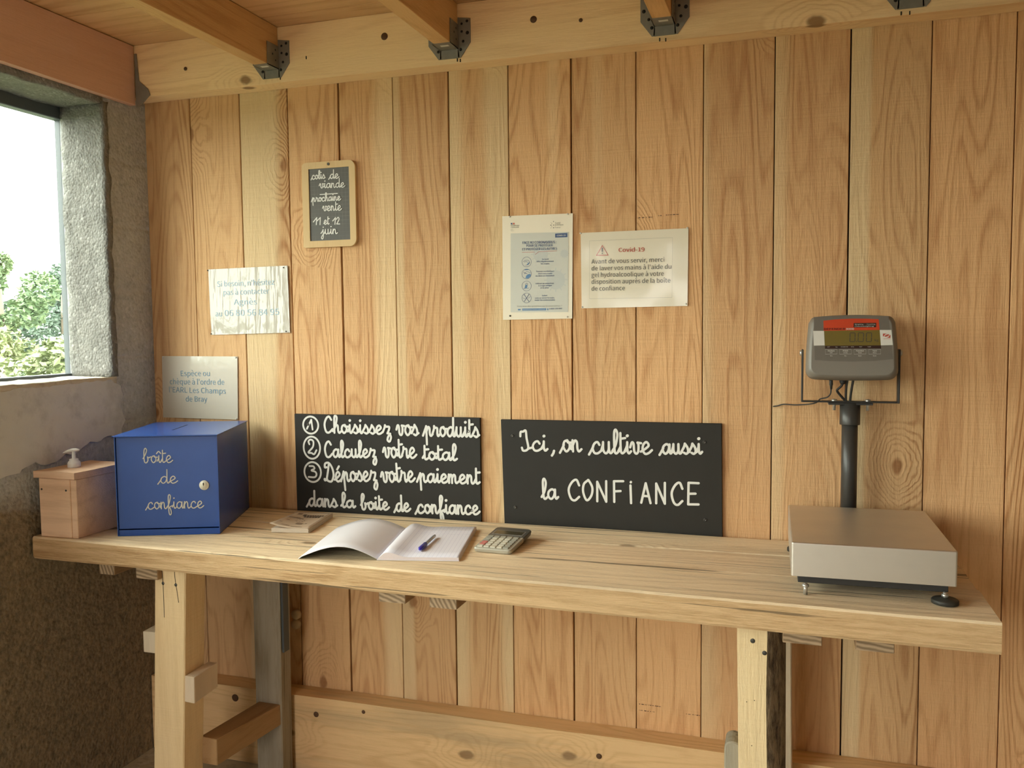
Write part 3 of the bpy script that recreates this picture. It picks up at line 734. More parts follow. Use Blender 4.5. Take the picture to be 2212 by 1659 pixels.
# ================================================================== WORKBENCH
ZT, ZB = .974, .912
wb = thing('workbench', (-.8, -.28, ZF), 'long rustic workbench of thick worn planks on trestle legs', 'workbench')
def yfront(x): return -.527 - (x+2.02)/2.41*.055
def long_plank(x0, x1, fa, fb, z0, z1, n=90, amp=.0022, seed=0.0):
    """plank along x whose front edge follows fa(x) and back edge fb(x); worn, slightly wavy"""
    t = bmesh.new(); rings = []
    prof = [(0, 0, .12), (0, .1, 0), (0, .35, 0), (0, .65, 0), (0, .92, 0), (0, 1, .1), (.25, 1, 0), (.5, 1, 0), (.75, 1, 0), (1, 1, .1), (1, .9, 0), (1, .1, 0), (1, 0, .1), (.5, 0, 0)]
    for i in range(n+1):
        x = x0+(x1-x0)*i/n; ya, yb = fa(x), fb(x); ring = []
        for k, (u, v, c) in enumerate(prof):
            yy = ya+(yb-ya)*u; zz = z0+(z1-z0)*v
            r_ = .004 if c else 0
            if u == 0 and c: yy += r_
            if u == 1 and c: yy -= r_
            if u == 0 and v in (.1,): pass
            p = Vector((x, yy, zz))
            q = noise.noise_vector(Vector((x*3.5+seed, yy*30, zz*40)))*amp
            p += Vector((0, q.y, q.z*.5))
            if v == 1: p.z = min(p.z, z1)
            ring.append(t.verts.new(p))
        rings.append(ring)
    m = len(prof)
    for a, c in zip(rings, rings[1:]):
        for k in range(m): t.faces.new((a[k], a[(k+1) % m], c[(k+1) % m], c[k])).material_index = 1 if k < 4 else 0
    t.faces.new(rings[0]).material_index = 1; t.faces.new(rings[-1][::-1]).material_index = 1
    bb = B(); me = bpy.data.meshes.new('t'); t.to_mesh(me); t.free(); bb.bm.from_mesh(me); bpy.data.meshes.remove(me); return bb
sA = lambda x: -.363+.006*math.sin(x*2.1)
sB = lambda x: -.190+.007*math.sin(x*1.7+1)
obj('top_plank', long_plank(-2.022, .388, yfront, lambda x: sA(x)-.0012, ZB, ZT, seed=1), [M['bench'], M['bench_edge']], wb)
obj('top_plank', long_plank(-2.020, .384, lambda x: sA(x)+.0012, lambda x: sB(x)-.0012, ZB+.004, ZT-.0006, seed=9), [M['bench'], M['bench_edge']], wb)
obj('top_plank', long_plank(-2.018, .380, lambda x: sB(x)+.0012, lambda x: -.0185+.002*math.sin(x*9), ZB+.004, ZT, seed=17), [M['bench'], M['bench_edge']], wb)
# battens under the top
for x0, x1, dz in ((-1.799, -1.749, .028), (-1.676, -1.606, .030), (-.951, -.880, .028), (-.817, -.747, .030), (-.012, .066, .030), (.131, .204, .031)):
    yy = -.522-.010*(x0+1.8)
    bb = B(); bb.box((x0, yy+.0008, ZB-.001-dz), (x1, -.05, ZB-.001), .0015)
    bt_ = obj('batten', bb, M['batten'], wb)
    obj('end_face', B().box((x0+.0012, yy, ZB-.0022-dz+.002), (x1-.0012, yy+.001, ZB-.0022)), M['batten_end'], bt_, label='end grain')
# front left leg
ZL = ZF+.001
def leg(tx0, tx1, bx0, bx1, y0, y1, zt, mat, bev=.003):
    return obj('leg', B().hexa([(bx0, y0, ZL), (bx1, y0, ZL), (bx1, y1, ZL), (bx0, y1, ZL), (tx0, y0, zt), (tx1, y0, zt), (tx1, y1, zt), (tx0, y1, zt)], bev), mat, wb)
l1 = leg(-1.630, -1.531, -1.668, -1.570, -.505, -.420, ZB-.001, M['leg'])
for x, z in ((-1.604, .868), (-1.563, .867)):
    obj('nail', B().lathe([(.0048, -.5052), (.0040, -.5062), (.0003, -.5064)], (x, 0, z), 'Y', 6), M['steel_screw'], l1)
b = B()
for pts in ([(-1.606, .911), (-1.605, .89), (-1.604, .868)], [(-1.604, .865), (-1.6035, .83), (-1.604, .775)], [(-1.566, .911), (-1.565, .89), (-1.563, .868)], [(-1.562, .864), (-1.559, .845), (-1.556, .82)]):
    b.ribbon(catmull(pts), .0016, UX, UZ, Vector((0, -.5050, 0)), NY)
obj('crack', b, M['hole'], l1)
obj('side_block', B().hexa([(-1.548, -.506, .548), (-1.516, -.506, .546), (-1.516, -.405, .552), (-1.548, -.405, .552), (-1.544, -.506, .620), (-1.514, -.506, .618), (-1.514, -.405, .622), (-1.544, -.405, .622)], .0015), M['leg_white'], wb, label='short pale block nailed on the right of the leg')
obj('side_block', B().hexa([(-1.690, -.49, .664), (-1.640, -.49, .664), (-1.640, -.42, .668), (-1.690, -.42, .668), (-1.690, -.49, .722), (-1.640, -.49, .724), (-1.640, -.42, .726), (-1.690, -.42, .726)], .0015), M['leg_white'], wb)
# rear left grey leg with a metal strip on its side
l2 = leg(-1.570, -1.474, -1.572, -1.482, -.150, -.092, ZB-.001, M['leg_grey'])
obj('metal_strip', B().box((-1.4735, -.148, .56), (-1.466, -.118, ZB-.002), .001), M['frame_dark'], l2)
obj('cleat', B().box((-1.604, -.150, .845), (-1.572, -.10, .880), .001), M['leg_grey'], wb)
obj('stretcher', B().hexa([(-1.566, -.425, .335), (-1.512, -.425, .335), (-1.484, -.148, .332), (-1.560, -.148, .332), (-1.566, -.425, .412), (-1.512, -.425, .410), (-1.484, -.148, .396), (-1.560, -.148, .397)], .002), M['leg_brown'], wb)
# front right leg: sawn front, bark on the waney right side
bb = B(); t = bmesh.new(); rings = []
for i in range(41):
    z = ZL+(ZB-.001-ZL)*i/40; f = i/40
    xa = -.094-.012*f; xb = -.041-.003*f+.003*noise.noise(Vector((z*6, 0, 0))); xc = 0.0-.006*f
    w_ = lambda k: .004*noise.noise(Vector((z*22, k*1.7, 1)))
    prof = [(xa, -.522), (xb, -.522), (xb+.012+w_(1), -.510+w_(5)), (xb+.024+w_(2), -.492+w_(6)), (xc-.004+w_(3), -.470), (xc, -.450), (xa, -.450)]
    rings.append([t.verts.new((x, y, z)) for x, y in prof])
for a, c in zip(rings, rings[1:]):
    for k in range(7):
        f = t.faces.new((a[k], a[(k+1) % 7], c[(k+1) % 7], c[k])); f.material_index = 1 if k in (1, 2, 3, 4) else 0; f.smooth = k in (1, 2, 3)
t.faces.new(rings[0][::-1]); t.faces.new(rings[-1])
me = bpy.data.meshes.new('t'); t.to_mesh(me); t.free(); bb.bm.from_mesh(me); bpy.data.meshes.remove(me)
l3 = obj('leg', bb, [M['leg'], M['bark']], wb, label='leg with rough bark along its right side')
for x, z, r in ((-.073, .872, .0052), (-.0485, .848, .0050)):
    obj('nail', B().lathe([(r, -.5222), (r*.8, -.5228), (.0003, -.523)], (x, 0, z), 'Y', 14), M['steel_screw'], l3)
b = B()
for i in range(14):
    x, z = random.uniform(-.092, -.05), random.uniform(.30, .86); b.lathe([(.0011, -.5222), (.0003, -.5224)], (x, 0, z), 'Y', 6)
obj('worm_hole', b, M['hole'], l3, kind='stuff')
leg(-.085, .005, -.078, .016, -.135, -.080, ZB-.001, M['leg_white'])
b = B(); prof = [(-.132, .40)] + [(-.114-.018*math.cos(a), .622+.014*math.sin(a)) for a in [math.pi*k/10 for k in range(11)]] + [(-.094, .40)]
obj('side_block', B().prism([(x, -.505, z) for x, z in prof], (0, .06, 0), 0, .003), M['leg_grey'], wb, label='grey round-topped block beside the right leg')

# pale double knob on the planks behind the grey leg
kb = thing('wooden_knob', (-1.506, -.012, .615), 'pale double knob on the plank wall under the bench, right of grey leg', 'knob')
obj('knob', B().lathe([(.012, -.001), (.016, -.006), (.016, -.016), (.011, -.021), (.001, -.022)], (-1.506, 0, .632), 'Y', 16), M['knob'], kb)
obj('knob', B().lathe([(.012, -.001), (.016, -.006), (.016, -.016), (.011, -.021), (.001, -.022)], (-1.508, 0, .600), 'Y', 16), M['knob'], kb)

# ================================================================== SIGNS ON THE WALL
def board(name, root, q, y, th, mat):
    """flat panel from its four front corners (x, z)"""
    return obj(name, B().prism([(x, y, z) for x, z in q], (0, th, 0), 0, .0008), mat, root)
def screw(root, x, z, y, r=.0045):
    obj('screw', B().lathe([(r, y), (r, y-.0015), (r*.6, y-.0022), (r*.4, y-.0010), (.0003, y-.0010)], (x, 0, z), 'Y', 14), M['steel_screw'], root)
# blackboard with the three steps
s1 = thing('blackboard_sign', (-1.18, -.006, .974), 'blackboard with three numbered payment steps in white handwriting', 'sign', 0, 'hand-lettered blackboards on the plank wall')
board('board', s1, [(-1.4935, 1.279), (-.8715, 1.280), (-.8715, .966), (-1.4925, .966)], -.011, .0105, M['board_black'])
LW = .0074
rows = [[('Choisissez',-1.3909,1.2228,-1.1587,1.2243,0.0251), ('vos',-1.1401,1.2220,-1.0694,1.2233,0.0300), ('produits',-1.0514,1.2225,-0.8749,1.2234,0.0276)],
        [('Calculez',-1.3906,1.1453,-1.2098,1.1512,0.0245), ('votre',-1.1865,1.1520,-1.0775,1.1546,0.0300), ('total',-1.0557,1.1505,-0.9465,1.1518,0.0229)],
        [('Déposez',-1.3919,1.0681,-1.2083,1.0785,0.0290), ('votre',-1.1944,1.0749,-1.0835,1.0820,0.0310), ('paiement',-1.0736,1.0815,-0.8750,1.0845,0.0251)],
        [('~dans',-1.4573,0.9877,-1.3495,0.9891,0.0242), ('la',-1.3349,0.9899,-1.2877,0.9910,0.0218), ('boite',-1.2655,0.9864,-1.1714,0.9909,0.0230), ('~de',-1.1535,0.9869,-1.1005,0.9898,0.0242), ('~confiance',-1.0830,0.9858,-0.8766,0.9933,0.0255)]]
P1 = dict(ux=UX, uz=UZ, org=Vector((0, -.0112, 0)), nrm=NY)
nums = [((-1.4355, 1.2449), .0268, .0270, [[(-1.4493, 1.2329), (-1.4329, 1.2616)], [(-1.4329, 1.2616), (-1.4289, 1.2312)]]),
        ((-1.4335, 1.1736), .0292, .0350, [[(-1.4417, 1.1843), (-1.4448, 1.193), (-1.4372, 1.199), (-1.4275, 1.1935), (-1.4297, 1.176), (-1.4458, 1.1586), (-1.4351, 1.1568), (-1.4254, 1.1535), (-1.4169, 1.1662)]]),
        ((-1.4328, 1.0963), .0294, .0315, [[(-1.4437, 1.1149), (-1.4298, 1.1147), (-1.4259, 1.1075), (-1.4367, 1.1013), (-1.4229, 1.0974), (-1.4191, 1.0888), (-1.4258, 1.0805), (-1.4472, 1.0803)]])]
for ri, row in enumerate(rows):
    b = B()
    if ri < 3:
        (cx, cz), rx, rz_, st = nums[ri]
        b.ribbon([(cx+rx*math.cos(a), cz+rz_*math.sin(a)) for a in [2*math.pi*k/40 for k in range(40)]], LW*.82, closed=True, **P1)
        for s in st: b.ribbon(catmull(s), LW*.8, lift=.0001, **P1)
    for wd in row: cursive(b, *wd, LW*.92, **P1)
    obj('lettering', b, M['chalk'], s1)
for x, z in ((-1.4445, 1.247), (-.907, 1.240), (-.900, 1.003)): screw(s1, x, z, -.0113)
# blackboard with the motto
s2 = thing('blackboard_sign', (-.49, -.006, .974), 'blackboard with two centred white lines ending in large capitals', 'sign', 0, 'hand-lettered blackboards on the plank wall')
board('board', s2, [(-.8065, 1.277), (-.1785, 1.280), (-.1745, .968), (-.7985, .968)], -.011, .0105, M['board_black'])
b = B()
for wd in (('Ici',-0.7467,1.1886,-0.6673,1.1896,0.0273), ('~on',-0.6291,1.1892,-0.5673,1.1914,0.0320), ('~cultive',-0.5442,1.1871,-0.3678,1.1917,0.0320), ('~aussi',-0.3451,1.1925,-0.2307,1.1965,0.0266)): cursive(b, *wd, .0066, **P1)
b.ribbon([(-0.6464, 1.1903), (-0.6485, 1.183), (-0.6528, 1.1766)], .007, **P1)
obj('lettering', b, M['chalk'], s2)
b = B(); cursive(b, 'la', -0.6842, 1.0491, -0.6370, 1.0515, 0.0280, .0066, **P1)
for c, x, z, ww, hh in (('C',-0.6058,1.0497,0.0327,0.0610), ('O',-0.5629,1.0519,0.0296,0.0573), ('N',-0.5221,1.0507,0.0287,0.0587), ('F',-0.4750,1.0514,0.0300,0.0600), ('i',-0.4284,1.0505,0.0083,0.0498), ('A',-0.3971,1.0532,0.0278,0.0552), ('N',-0.3554,1.0537,0.0265,0.0582), ('C',-0.3134,1.0523,0.0310,0.0631), ('E',-0.2680,1.0541,0.0300,0.0611)):
    for k, s in enumerate(CAPS[c]):
        pts = [(x+p[0]*ww, z+p[1]*hh) for p in s]
        b.ribbon(catmull(pts) if len(pts) > 2 else pts, .0066, lift=k*2e-5, **P1)
obj('lettering', b, M['chalk'], s2)
for x, z in ((-.7715, 1.2305), (-.2235, 1.2285), (-.765, 1.0205), (-.2205, 1.015)): screw(s2, x, z, -.0113)
# slate
s3 = thing('school_slate', (-1.352, -.006, 1.797), 'small school slate in a pale rounded wooden frame', 'slate')
def rrect(x0, x1, z0, z1, rs, n=6):
    out = []
    for cx, cz, a0, r in ((x1-rs[0], z1-rs[0], 0, rs[0]), (x0+rs[1], z1-rs[1], 90, rs[1]), (x0+rs[2], z0+rs[2], 180, rs[2]), (x1-rs[3], z0+rs[3], 270, rs[3])):
        for k in range(n+1):
            a = R(a0+90*k/n); out.append((cx+r*math.cos(a), cz+r*math.sin(a)))
    return out
def ring_prism(outer, inner, y0, y1):
    t = bmesh.new(); n = len(outer); o0 = [t.verts.new((x, y0, z)) for x, z in outer]; o1 = [t.verts.new((x, y1, z)) for x, z in outer]
    i0 = [t.verts.new((x, y0, z)) for x, z in inner]; i1 = [t.verts.new((x, y1, z)) for x, z in inner]
    for k in range(n):
        j = (k+1) % n
        for q in ((o0[k], o0[j], i0[j], i0[k]), (o1[j], o1[k], i1[k], i1[j]), (o0[j], o0[k], o1[k], o1[j]), (i0[k], i0[j], i1[j], i1[k])):
            try: t.faces.new(q)
            except ValueError: pass
    bmesh.ops.recalc_face_normals(t, faces=t.faces)
    bb = B(); me = bpy.data.meshes.new('t'); t.to_mesh(me); t.free(); bb.bm.from_mesh(me); bpy.data.meshes.remove(me); return bb
def ringmatch(x0, x1, z0, z1, n=6):
    out = []
    for cx, cz in ((x1, z1), (x0, z1), (x0, z0), (x1, z0)):
        out += [(cx+1e-5*k*(1 if cx == x0 else -1), cz) for k in range(n+1)]
    return out
obj('frame', ring_prism(rrect(-1.4445, -1.2620, 1.7965, 2.0553, (.022, .014, .006, .022)), ringmatch(-1.4215, -1.2825, 1.8165, 2.0355), -.0115, -.0005), M['slate_frame'], s3)
obj('slate', B().box((-1.4225, -.0085, 1.8155), (-1.2815, -.004, 2.0365)), M['slate'], s3)
P3 = flat(-.0086)
for row in ([('~colis',-1.4142,2.0047,-1.3655,2.0049,0.0121), ('~de',-1.3528,2.0031,-1.3185,2.0030,0.0131)], [('viande',-1.3859,1.9767,-1.2987,1.9748,0.0133)], [('prochaine',-1.4138,1.9366,-1.3134,1.9364,0.0117)], [('vente',-1.3763,1.9072,-1.3119,1.9060,0.0142)], [('et',-1.3739,1.8664,-1.3554,1.8656,0.0126)], [('juin',-1.3840,1.8362,-1.3275,1.8359,0.0142)]):
    b = B()
    for wd in row: cursive(b, *wd, .0031, **P3)
    if row[0][0] == 'et':
        for s in ([(-1.4097, 1.8751), (-1.3972, 1.8878)], [(-1.3972, 1.8878), (-1.3995, 1.8665)], [(-1.3968, 1.8776), (-1.3849, 1.8873)], [(-1.3849, 1.8873), (-1.3867, 1.8659)], [(-1.3425, 1.8751), (-1.3326, 1.8848)], [(-1.3326, 1.8848), (-1.3352, 1.8647)], catmull([(-1.3297, 1.8796), (-1.3239, 1.885), (-1.3206, 1.8792), (-1.329, 1.8654)]), [(-1.329, 1.8654), (-1.3187, 1.8649)]): b.ribbon(s, .0031, **P3)
    if row[0][0] == 'prochaine': b.ribbon([(-1.3841, 1.9573), (-1.3243, 1.9571)], .0026, **P3)
    obj('lettering', b, M['chalk'], s3)
screw(s3, -1.3516, 2.0470, -.0118, .0042)

# ---- laminated papers
def sheet(root, q, mat, y=-.002, th=.0012, curl=.0):
    n = 14; t = bmesh.new(); g = []
    tl, tr_, br, bl = [Vector(p) for p in q]
    for j in range(n+1):
        row = []
        for i in range(n+1):
            u, v = i/n, j/n; p = tl.lerp(tr_, u).lerp(bl.lerp(br, u), v)
            dy = curl*(max(0, abs(u-.5)-.42)**2*60 + .4*noise.noise(Vector((u*5, v*1.5, q[0][0]*9)))*(1-abs(2*u-1)))
            row.append(t.verts.new((p.x, y-abs(dy), p.y)))
        g.append(row)
    for j in range(n):
        for i in range(n): t.faces.new((g[j][i], g[j][i+1], g[j+1][i+1], g[j+1][i])).smooth = True
    t.normal_update(); r = bmesh.ops.solidify(t, geom=t.faces[:], thickness=th)
    t.normal_update()
    for f in t.faces: f.smooth = abs(f.normal.y) > .7
    for e in t.edges: e.smooth = all(abs(f.normal.y) > .7 for f in e.link_faces)
    bb = B(); me = bpy.data.meshes.new('t'); t.to_mesh(me); t.free(); bb.bm.from_mesh(me); bpy.data.meshes.remove(me)
    return obj('sheet', bb, mat, root)
def pin(root, x, z, mat, y=-.0035, r=.003):
    obj('drawing_pin', B().lathe([(r, y+.001), (r, y-.0012), (r*.6, y-.0022), (.0003, y-.0024)], (x, 0, z), 'Y', 12), mat, root)
def lines(root, L, y, mat, bold=False):
    for s in L:
        obj('lettering', lettering(B(), *s, bold=bold, **flat(y)), mat, root)
YS = -.0036
p1 = thing('paper_notice', (-1.655, -.002, 1.53), 'crinkled laminated notice with pale blue phone number, under the slate', 'notice', 0, 'laminated notices pinned on the plank wall')
sheet(p1, [(-1.8021, 1.7412), (-1.5088, 1.7449), (-1.5065, 1.5352), (-1.7982, 1.5297)], M['paper_a'])
lines(p1, [("Si besoin, n'hésitez",-1.7699,1.6848,-1.5573,1.6866,0.0170), ('pas à contacter',-1.7468,1.6574,-1.5775,1.6587,0.0170), ('Agnès',-1.7088,1.6258,-1.6233,1.6253,0.0176), ('au',-1.7796,1.5893,-1.7554,1.5893,0.0171), ('06 80 56 84 95',-1.7446,1.5899,-1.5430,1.5913,0.0194)], YS, M['ink_blue'])
for x, z in ((-1.8035, 1.738), (-1.523, 1.739), (-1.7985, 1.533), (-1.520, 1.539)): pin(p1, x, z, M['steel_screw'], r=.0022)
p2 = thing('paper_notice', (-1.85, -.002, 1.255), 'laminated notice about cash or cheque, just above the blue box', 'notice', 0, 'laminated notices pinned on the plank wall')
sheet(p2, [(-1.995, 1.4606), (-1.7021, 1.4598), (-1.7076, 1.2546), (-1.999, 1.2557)], M['paper_b'])
lines(p2, [('Espèce ou',-1.9220,1.3948,-1.8087,1.3957,0.0175), ("chèque à l'ordre de",-1.9665,1.3673,-1.7545,1.3675,0.0177), ("l'EARL Les Champs",-1.9707,1.3404,-1.7500,1.3385,0.0177), ('de Bray',-1.9059,1.3106,-1.8223,1.3110,0.0176)], YS, M['ink_blue'])
for x, z in ((-1.990, 1.457), (-1.708, 1.457), (-1.712, 1.258)): pin(p2, x, z, M['label_white'], r=.003)
p3 = thing('paper_notice', (-.42, -.002, 1.597), 'white landscape notice with a red warning triangle and dark text', 'notice', 0, 'laminated notices pinned on the plank wall')
sheet(p3, [(-0.5669, 1.8071), (-0.269, 1.8073), (-0.2709, 1.5985), (-0.5653, 1.5963)], M['paper_c'], curl=.001)
YC = -.0040
lines(p3, [('Covid-19',-0.4599,1.7503,-0.3886,1.7493,0.0111)], YC, M['ink_red'], True)
lines(p3, [('Avant de vous servir, merci',-0.5364,1.7203,-0.3338,1.7196,0.0120), ("de laver vos mains à l'aide du",-0.5364,1.7014,-0.3147,1.7001,0.0120), ('gel hydroalcoolique à votre',-0.5365,1.6831,-0.3351,1.6816,0.0121), ('disposition auprès de la boîte',-0.5366,1.6642,-0.3172,1.6627,0.0121), ('de confiance',-0.5367,1.6450,-0.4422,1.6448,0.0121)], YC, M['ink_dark'])
b = B().ribbon([(-.5055, 1.7695), (-.5222, 1.7428), (-.4892, 1.7428)], .0034, closed=True, **flat(YC))
obj('warning_triangle', b, M['ink_red'], p3)
b = B().ribbon([(-.5056, 1.762), (-.5056, 1.7535)], .0032, **flat(YC)); b.ribbon([(-.5056, 1.7485), (-.5056, 1.7483)], .0032, **flat(YC))
obj('exclamation_mark', b, M['ink_dark'], p3)
b = B().ribbon([(-0.5415, 1.7839), (-0.3113, 1.7839), (-0.3127, 1.6223), (-0.5422, 1.6228)], .0005, closed=True, **flat(YC))
obj('border_line', b, M['ink_grey'], p3)
for x, z in ((-.567, 1.806), (-.272, 1.808), (-.563, 1.600), (-.275, 1.604)): pin(p3, x, z, M['label_white'], r=.0026)
p4 = thing('poster', (-.694, -.002, 1.567), 'tall health poster with pale blue panel and four round pictograms', 'poster', 0)
sheet(p4, [(-0.7976, 1.8642), (-0.5893, 1.8626), (-0.5929, 1.5682), (-0.799, 1.5669)], M['paper_d'], curl=.0008)
Y1, Y2 = -.0040, -.0043
obj('blue_panel', B().face([(x, Y1, z) for x, z in ((-0.7728, 1.8142), (-0.6019, 1.8112), (-0.6042, 1.5868), (-0.7752, 1.5884))]), M['panel_blue'], p4)
def disc(b, cx, cz, r, y, n=24, a0=0, a1=360):
    b.face([(cx+r*math.cos(R(a0+(a1-a0)*k/n)), y, cz+r*math.sin(R(a0+(a1-a0)*k/n))) for k in range(n + (0 if a1-a0 == 360 else 1))])
for cx, cz, r in ((-.640, 1.678, .027), (-.6145, 1.751, .011), (-.684, 1.752, .022)):
    b = B(); disc(b, cx, cz, r, Y1-.0001)
    for k in range(12):
        a = 2*math.pi*k/12; b.ribbon([(cx+r*math.cos(a), cz+r*math.sin(a)), (cx+r*1.22*math.cos(a), cz+r*1.22*math.sin(a))], r*.12, **flat(Y1+.0003))
    obj('virus_silhouette', b, M['virus'], p4)
obj('navy_tag', B().face([(x, Y1-.0002, z) for x, z in ((-0.6407, 1.8082), (-0.6052, 1.8086), (-0.6052, 1.7967), (-0.6407, 1.797))]), M['ink_navy'], p4)
lines(p4, [('COVID-19',-0.6357,1.8006,-0.6105,1.8004,0.0037)], Y2, M['ink_white'], True)
lines(p4, [('RÉPUBLIQUE',-0.7722,1.8353,-0.7462,1.8345,0.0024), ('FRANÇAISE',-0.7722,1.8306,-0.7476,1.8299,0.0024)], Y2, M['ink_dark'], True)
lines(p4, [('Liberté',-0.7723,1.8263,-0.7654,1.8262,0.0015), ('Égalité',-0.7723,1.8235,-0.7658,1.8234,0.0015), ('Fraternité',-0.7723,1.8207,-0.7625,1.8205,0.0015), ('Santé',-0.6408,1.8357,-0.6252,1.8356,0.0044), ('publique',-0.6409,1.8306,-0.6164,1.8301,0.0044), ('France',-0.6409,1.8234,-0.6256,1.8231,0.0040)], Y2, M['ink_grey'])
lines(p4, [('FACE AU CORONAVIRUS :',-0.7373,1.7828,-0.6374,1.7810,0.0071), ('POUR SE PROTÉGER',-0.7260,1.7740,-0.6484,1.7726,0.0067), ('ET PROTÉGER LES AUTRES',-0.7380,1.7642,-0.6356,1.7631,0.0067)], Y2, M['ink_navy'], True)
lines(p4, [('Se laver',-0.6801,1.7357,-0.6598,1.7354,0.0037), ('très régulièrement',-0.6953,1.7297,-0.6454,1.7290,0.0037), ('les mains',-0.6826,1.7229,-0.6580,1.7227,0.0037), ('Tousser ou éternuer',-0.6979,1.7017,-0.6441,1.7011,0.0037), ('dans son coude',-0.6917,1.6952,-0.6501,1.6948,0.0037), ('ou dans un mouchoir',-0.6996,1.6889,-0.6434,1.6885,0.0037), ('Utiliser un mouchoir',-0.6992,1.6672,-0.6449,1.6669,0.0037), ('à usage unique',-0.6914,1.6611,-0.6517,1.6609,0.0037), ('et le jeter',-0.6853,1.6546,-0.6595,1.6546,0.0037), ('Saluer',-0.6806,1.6327,-0.6645,1.6328,0.0037), ('sans se serrer la main,',-0.7021,1.6262,-0.6439,1.6259,0.0037), ('éviter les embrassades',-0.7025,1.6201,-0.6424,1.6197,0.0037)], Y2, M['ink_navy'], True)
lines(p4, [('Vous avez des questions sur le coronavirus ?',-0.7558,1.6034,-0.6223,1.6025,0.0041)], Y2, M['ink_grey'])
lines(p4, [('0 800 130 000',-0.6596,1.5947,-0.6224,1.5953,0.0037)], Y2, M['ink_navy'], True)
b = B().face([(x, Y1-.0002, z) for x, z in ((-0.74, 1.5986), (-0.6686, 1.5984), (-0.6687, 1.5924), (-0.7401, 1.5926))])
b.face([(x, Y1-.0002, z) for x, z in ((-.753, 1.5975), (-.745, 1.5975), (-.745, 1.5935), (-.753, 1.5935))]); b.face([(x, Y1-.0002, z) for x, z in ((-.6655, 1.598), (-.6625, 1.598), (-.6625, 1.5925), (-.6655, 1.5925))])
obj('blue_bar', b, M['ink_mid'], p4)
lines(p4, [('GOUVERNEMENT.FR/INFO-CORONAVIRUS',-0.7377,1.5944,-0.6706,1.5943,0.0021)], Y2, M['ink_white'])
b = B().ribbon([(-0.7385, 1.7588), (-0.7013, 1.7583), (-0.6998, 1.7513), (-0.6896, 1.759), (-0.6356, 1.7596)], .0009, **flat(Y1-.0002))
obj('red_rule', b, M['ink_red'], p4)
obj('flag_mark', B().face([(x, Y1, z) for x, z in ((-0.7721, 1.8438), (-0.7675, 1.8438), (-0.7676, 1.8395), (-0.7721, 1.8397))]), M['ink_navy'], p4)
obj('flag_mark', B().face([(x, Y1, z) for x, z in ((-0.7656, 1.8437), (-0.7608, 1.8437), (-0.7609, 1.8392), (-0.7656, 1.8394))]), M['ink_red'], p4)
b = B()
for (x, z), r in zip(((-0.6529, 1.8399), (-0.6452, 1.8423), (-0.6529, 1.8322), (-0.6453, 1.8323), (-0.6453, 1.8249), (-0.6504, 1.8371), (-0.6505, 1.8279), (-0.653, 1.8247)), (.0007, .0015, .0017, .0015, .0016, .001, .001, .0009)): disc(b, x, z, r, Y1, 12)
obj('dot_emblem', b, M['ink_grey'], p4)
for k, cz in enumerate((1.7313, 1.6972, 1.6627, 1.6286)):
    cx, r = -.7256-.0004*k, .0140
    ic = obj('pictogram', B().ribbon([(cx+r*math.cos(a), cz+r*math.sin(a)) for a in [2*math.pi*i/36 for i in range(36)]], .0008, closed=True, **flat(Y1-.0002)), M['ink_navy'], p4)
    b = B(); b2 = B()
    f = lambda pts: catmull([(cx+x*r, cz+z*r) for x, z in pts])
    if k == 0:
        for pts in ([(-.7, .05), (-.3, .3), (.2, .35), (.55, .1), (.6, -.3)], [(-.45, -.05), (-.1, .1), (.25, -.1)], [(-.2, -.7), (.3, -.5), (.7, -.15)]): b.ribbon(f(pts), .0009, **flat(Y1-.0002))
        b2.face([(cx+x*r, Y1-.0003, cz+z*r) for x, z in ((-.05, -.65), (.35, -.6), (.6, -.2), (.4, -.15), (.2, -.35))])
    elif k == 1:
        disc(b2, cx, cz, r*.97, Y1-.0003, 16, 55, 125)
        b2.face([(cx+x*r, Y1-.0003, cz+z*r) for x, z in ((-.25, -.9), (.3, -.93), (.75, -.6), (.93, -.2), (.7, .0), (.3, -.1), (-.1, -.35))])
        for pts in ([(-.7, .45), (-.4, .2), (-.1, .1), (.2, .0)], [(-.5, .0), (-.25, .3), (-.05, .05)], [(-.1, .5), (.4, .4), (.8, .2)]): b.ribbon(f(pts), .0009, **flat(Y1-.0002))
    elif k == 2:
        b2.face([(cx+x*r, Y1-.0003, cz+z*r) for x, z in ((-.45, -.45), (.1, -.4), (.2, .2), (-.25, .3))])
        for pts in ([(-.2, .3), (-.1, .55), (.15, .55), (.2, .2)], [(-.65, -.5), (.3, -.5), (.5, -.35)]): b.ribbon(f(pts), .0009, **flat(Y1-.0002))
    else:
        b.ribbon([(cx-r*.55, cz+r*.8), (cx+r*.5, cz-r*.75)], .0013, **flat(Y1-.0002)); b.ribbon([(cx+r*.55, cz+r*.8), (cx-r*.5, cz-r*.75)], .0013, **flat(Y1-.0003))
        for pts in ([(-.8, .1), (-.5, -.1), (-.2, -.05)], [(.3, .0), (.6, .05), (.85, .3)]): b.ribbon(f(pts), .0007, **flat(Y1-.0002))
    obj('drawing', b, M['ink_navy'], ic)
    if k in (0, 1, 2): obj('blue_shape', b2, M['ink_mid'], ic)
    else: b2.bm.free()
for x, z, m_ in ((-.775, 1.862, 'label_white'), (-.604, 1.861, 'label_white'), (-.777, 1.578, 'steel_screw'), (-.607, 1.573, 'label_white')): pin(p4, x, z, M[m_], r=.0026)

# ================================================================== ON THE BENCH
ZS = ZT+.0006
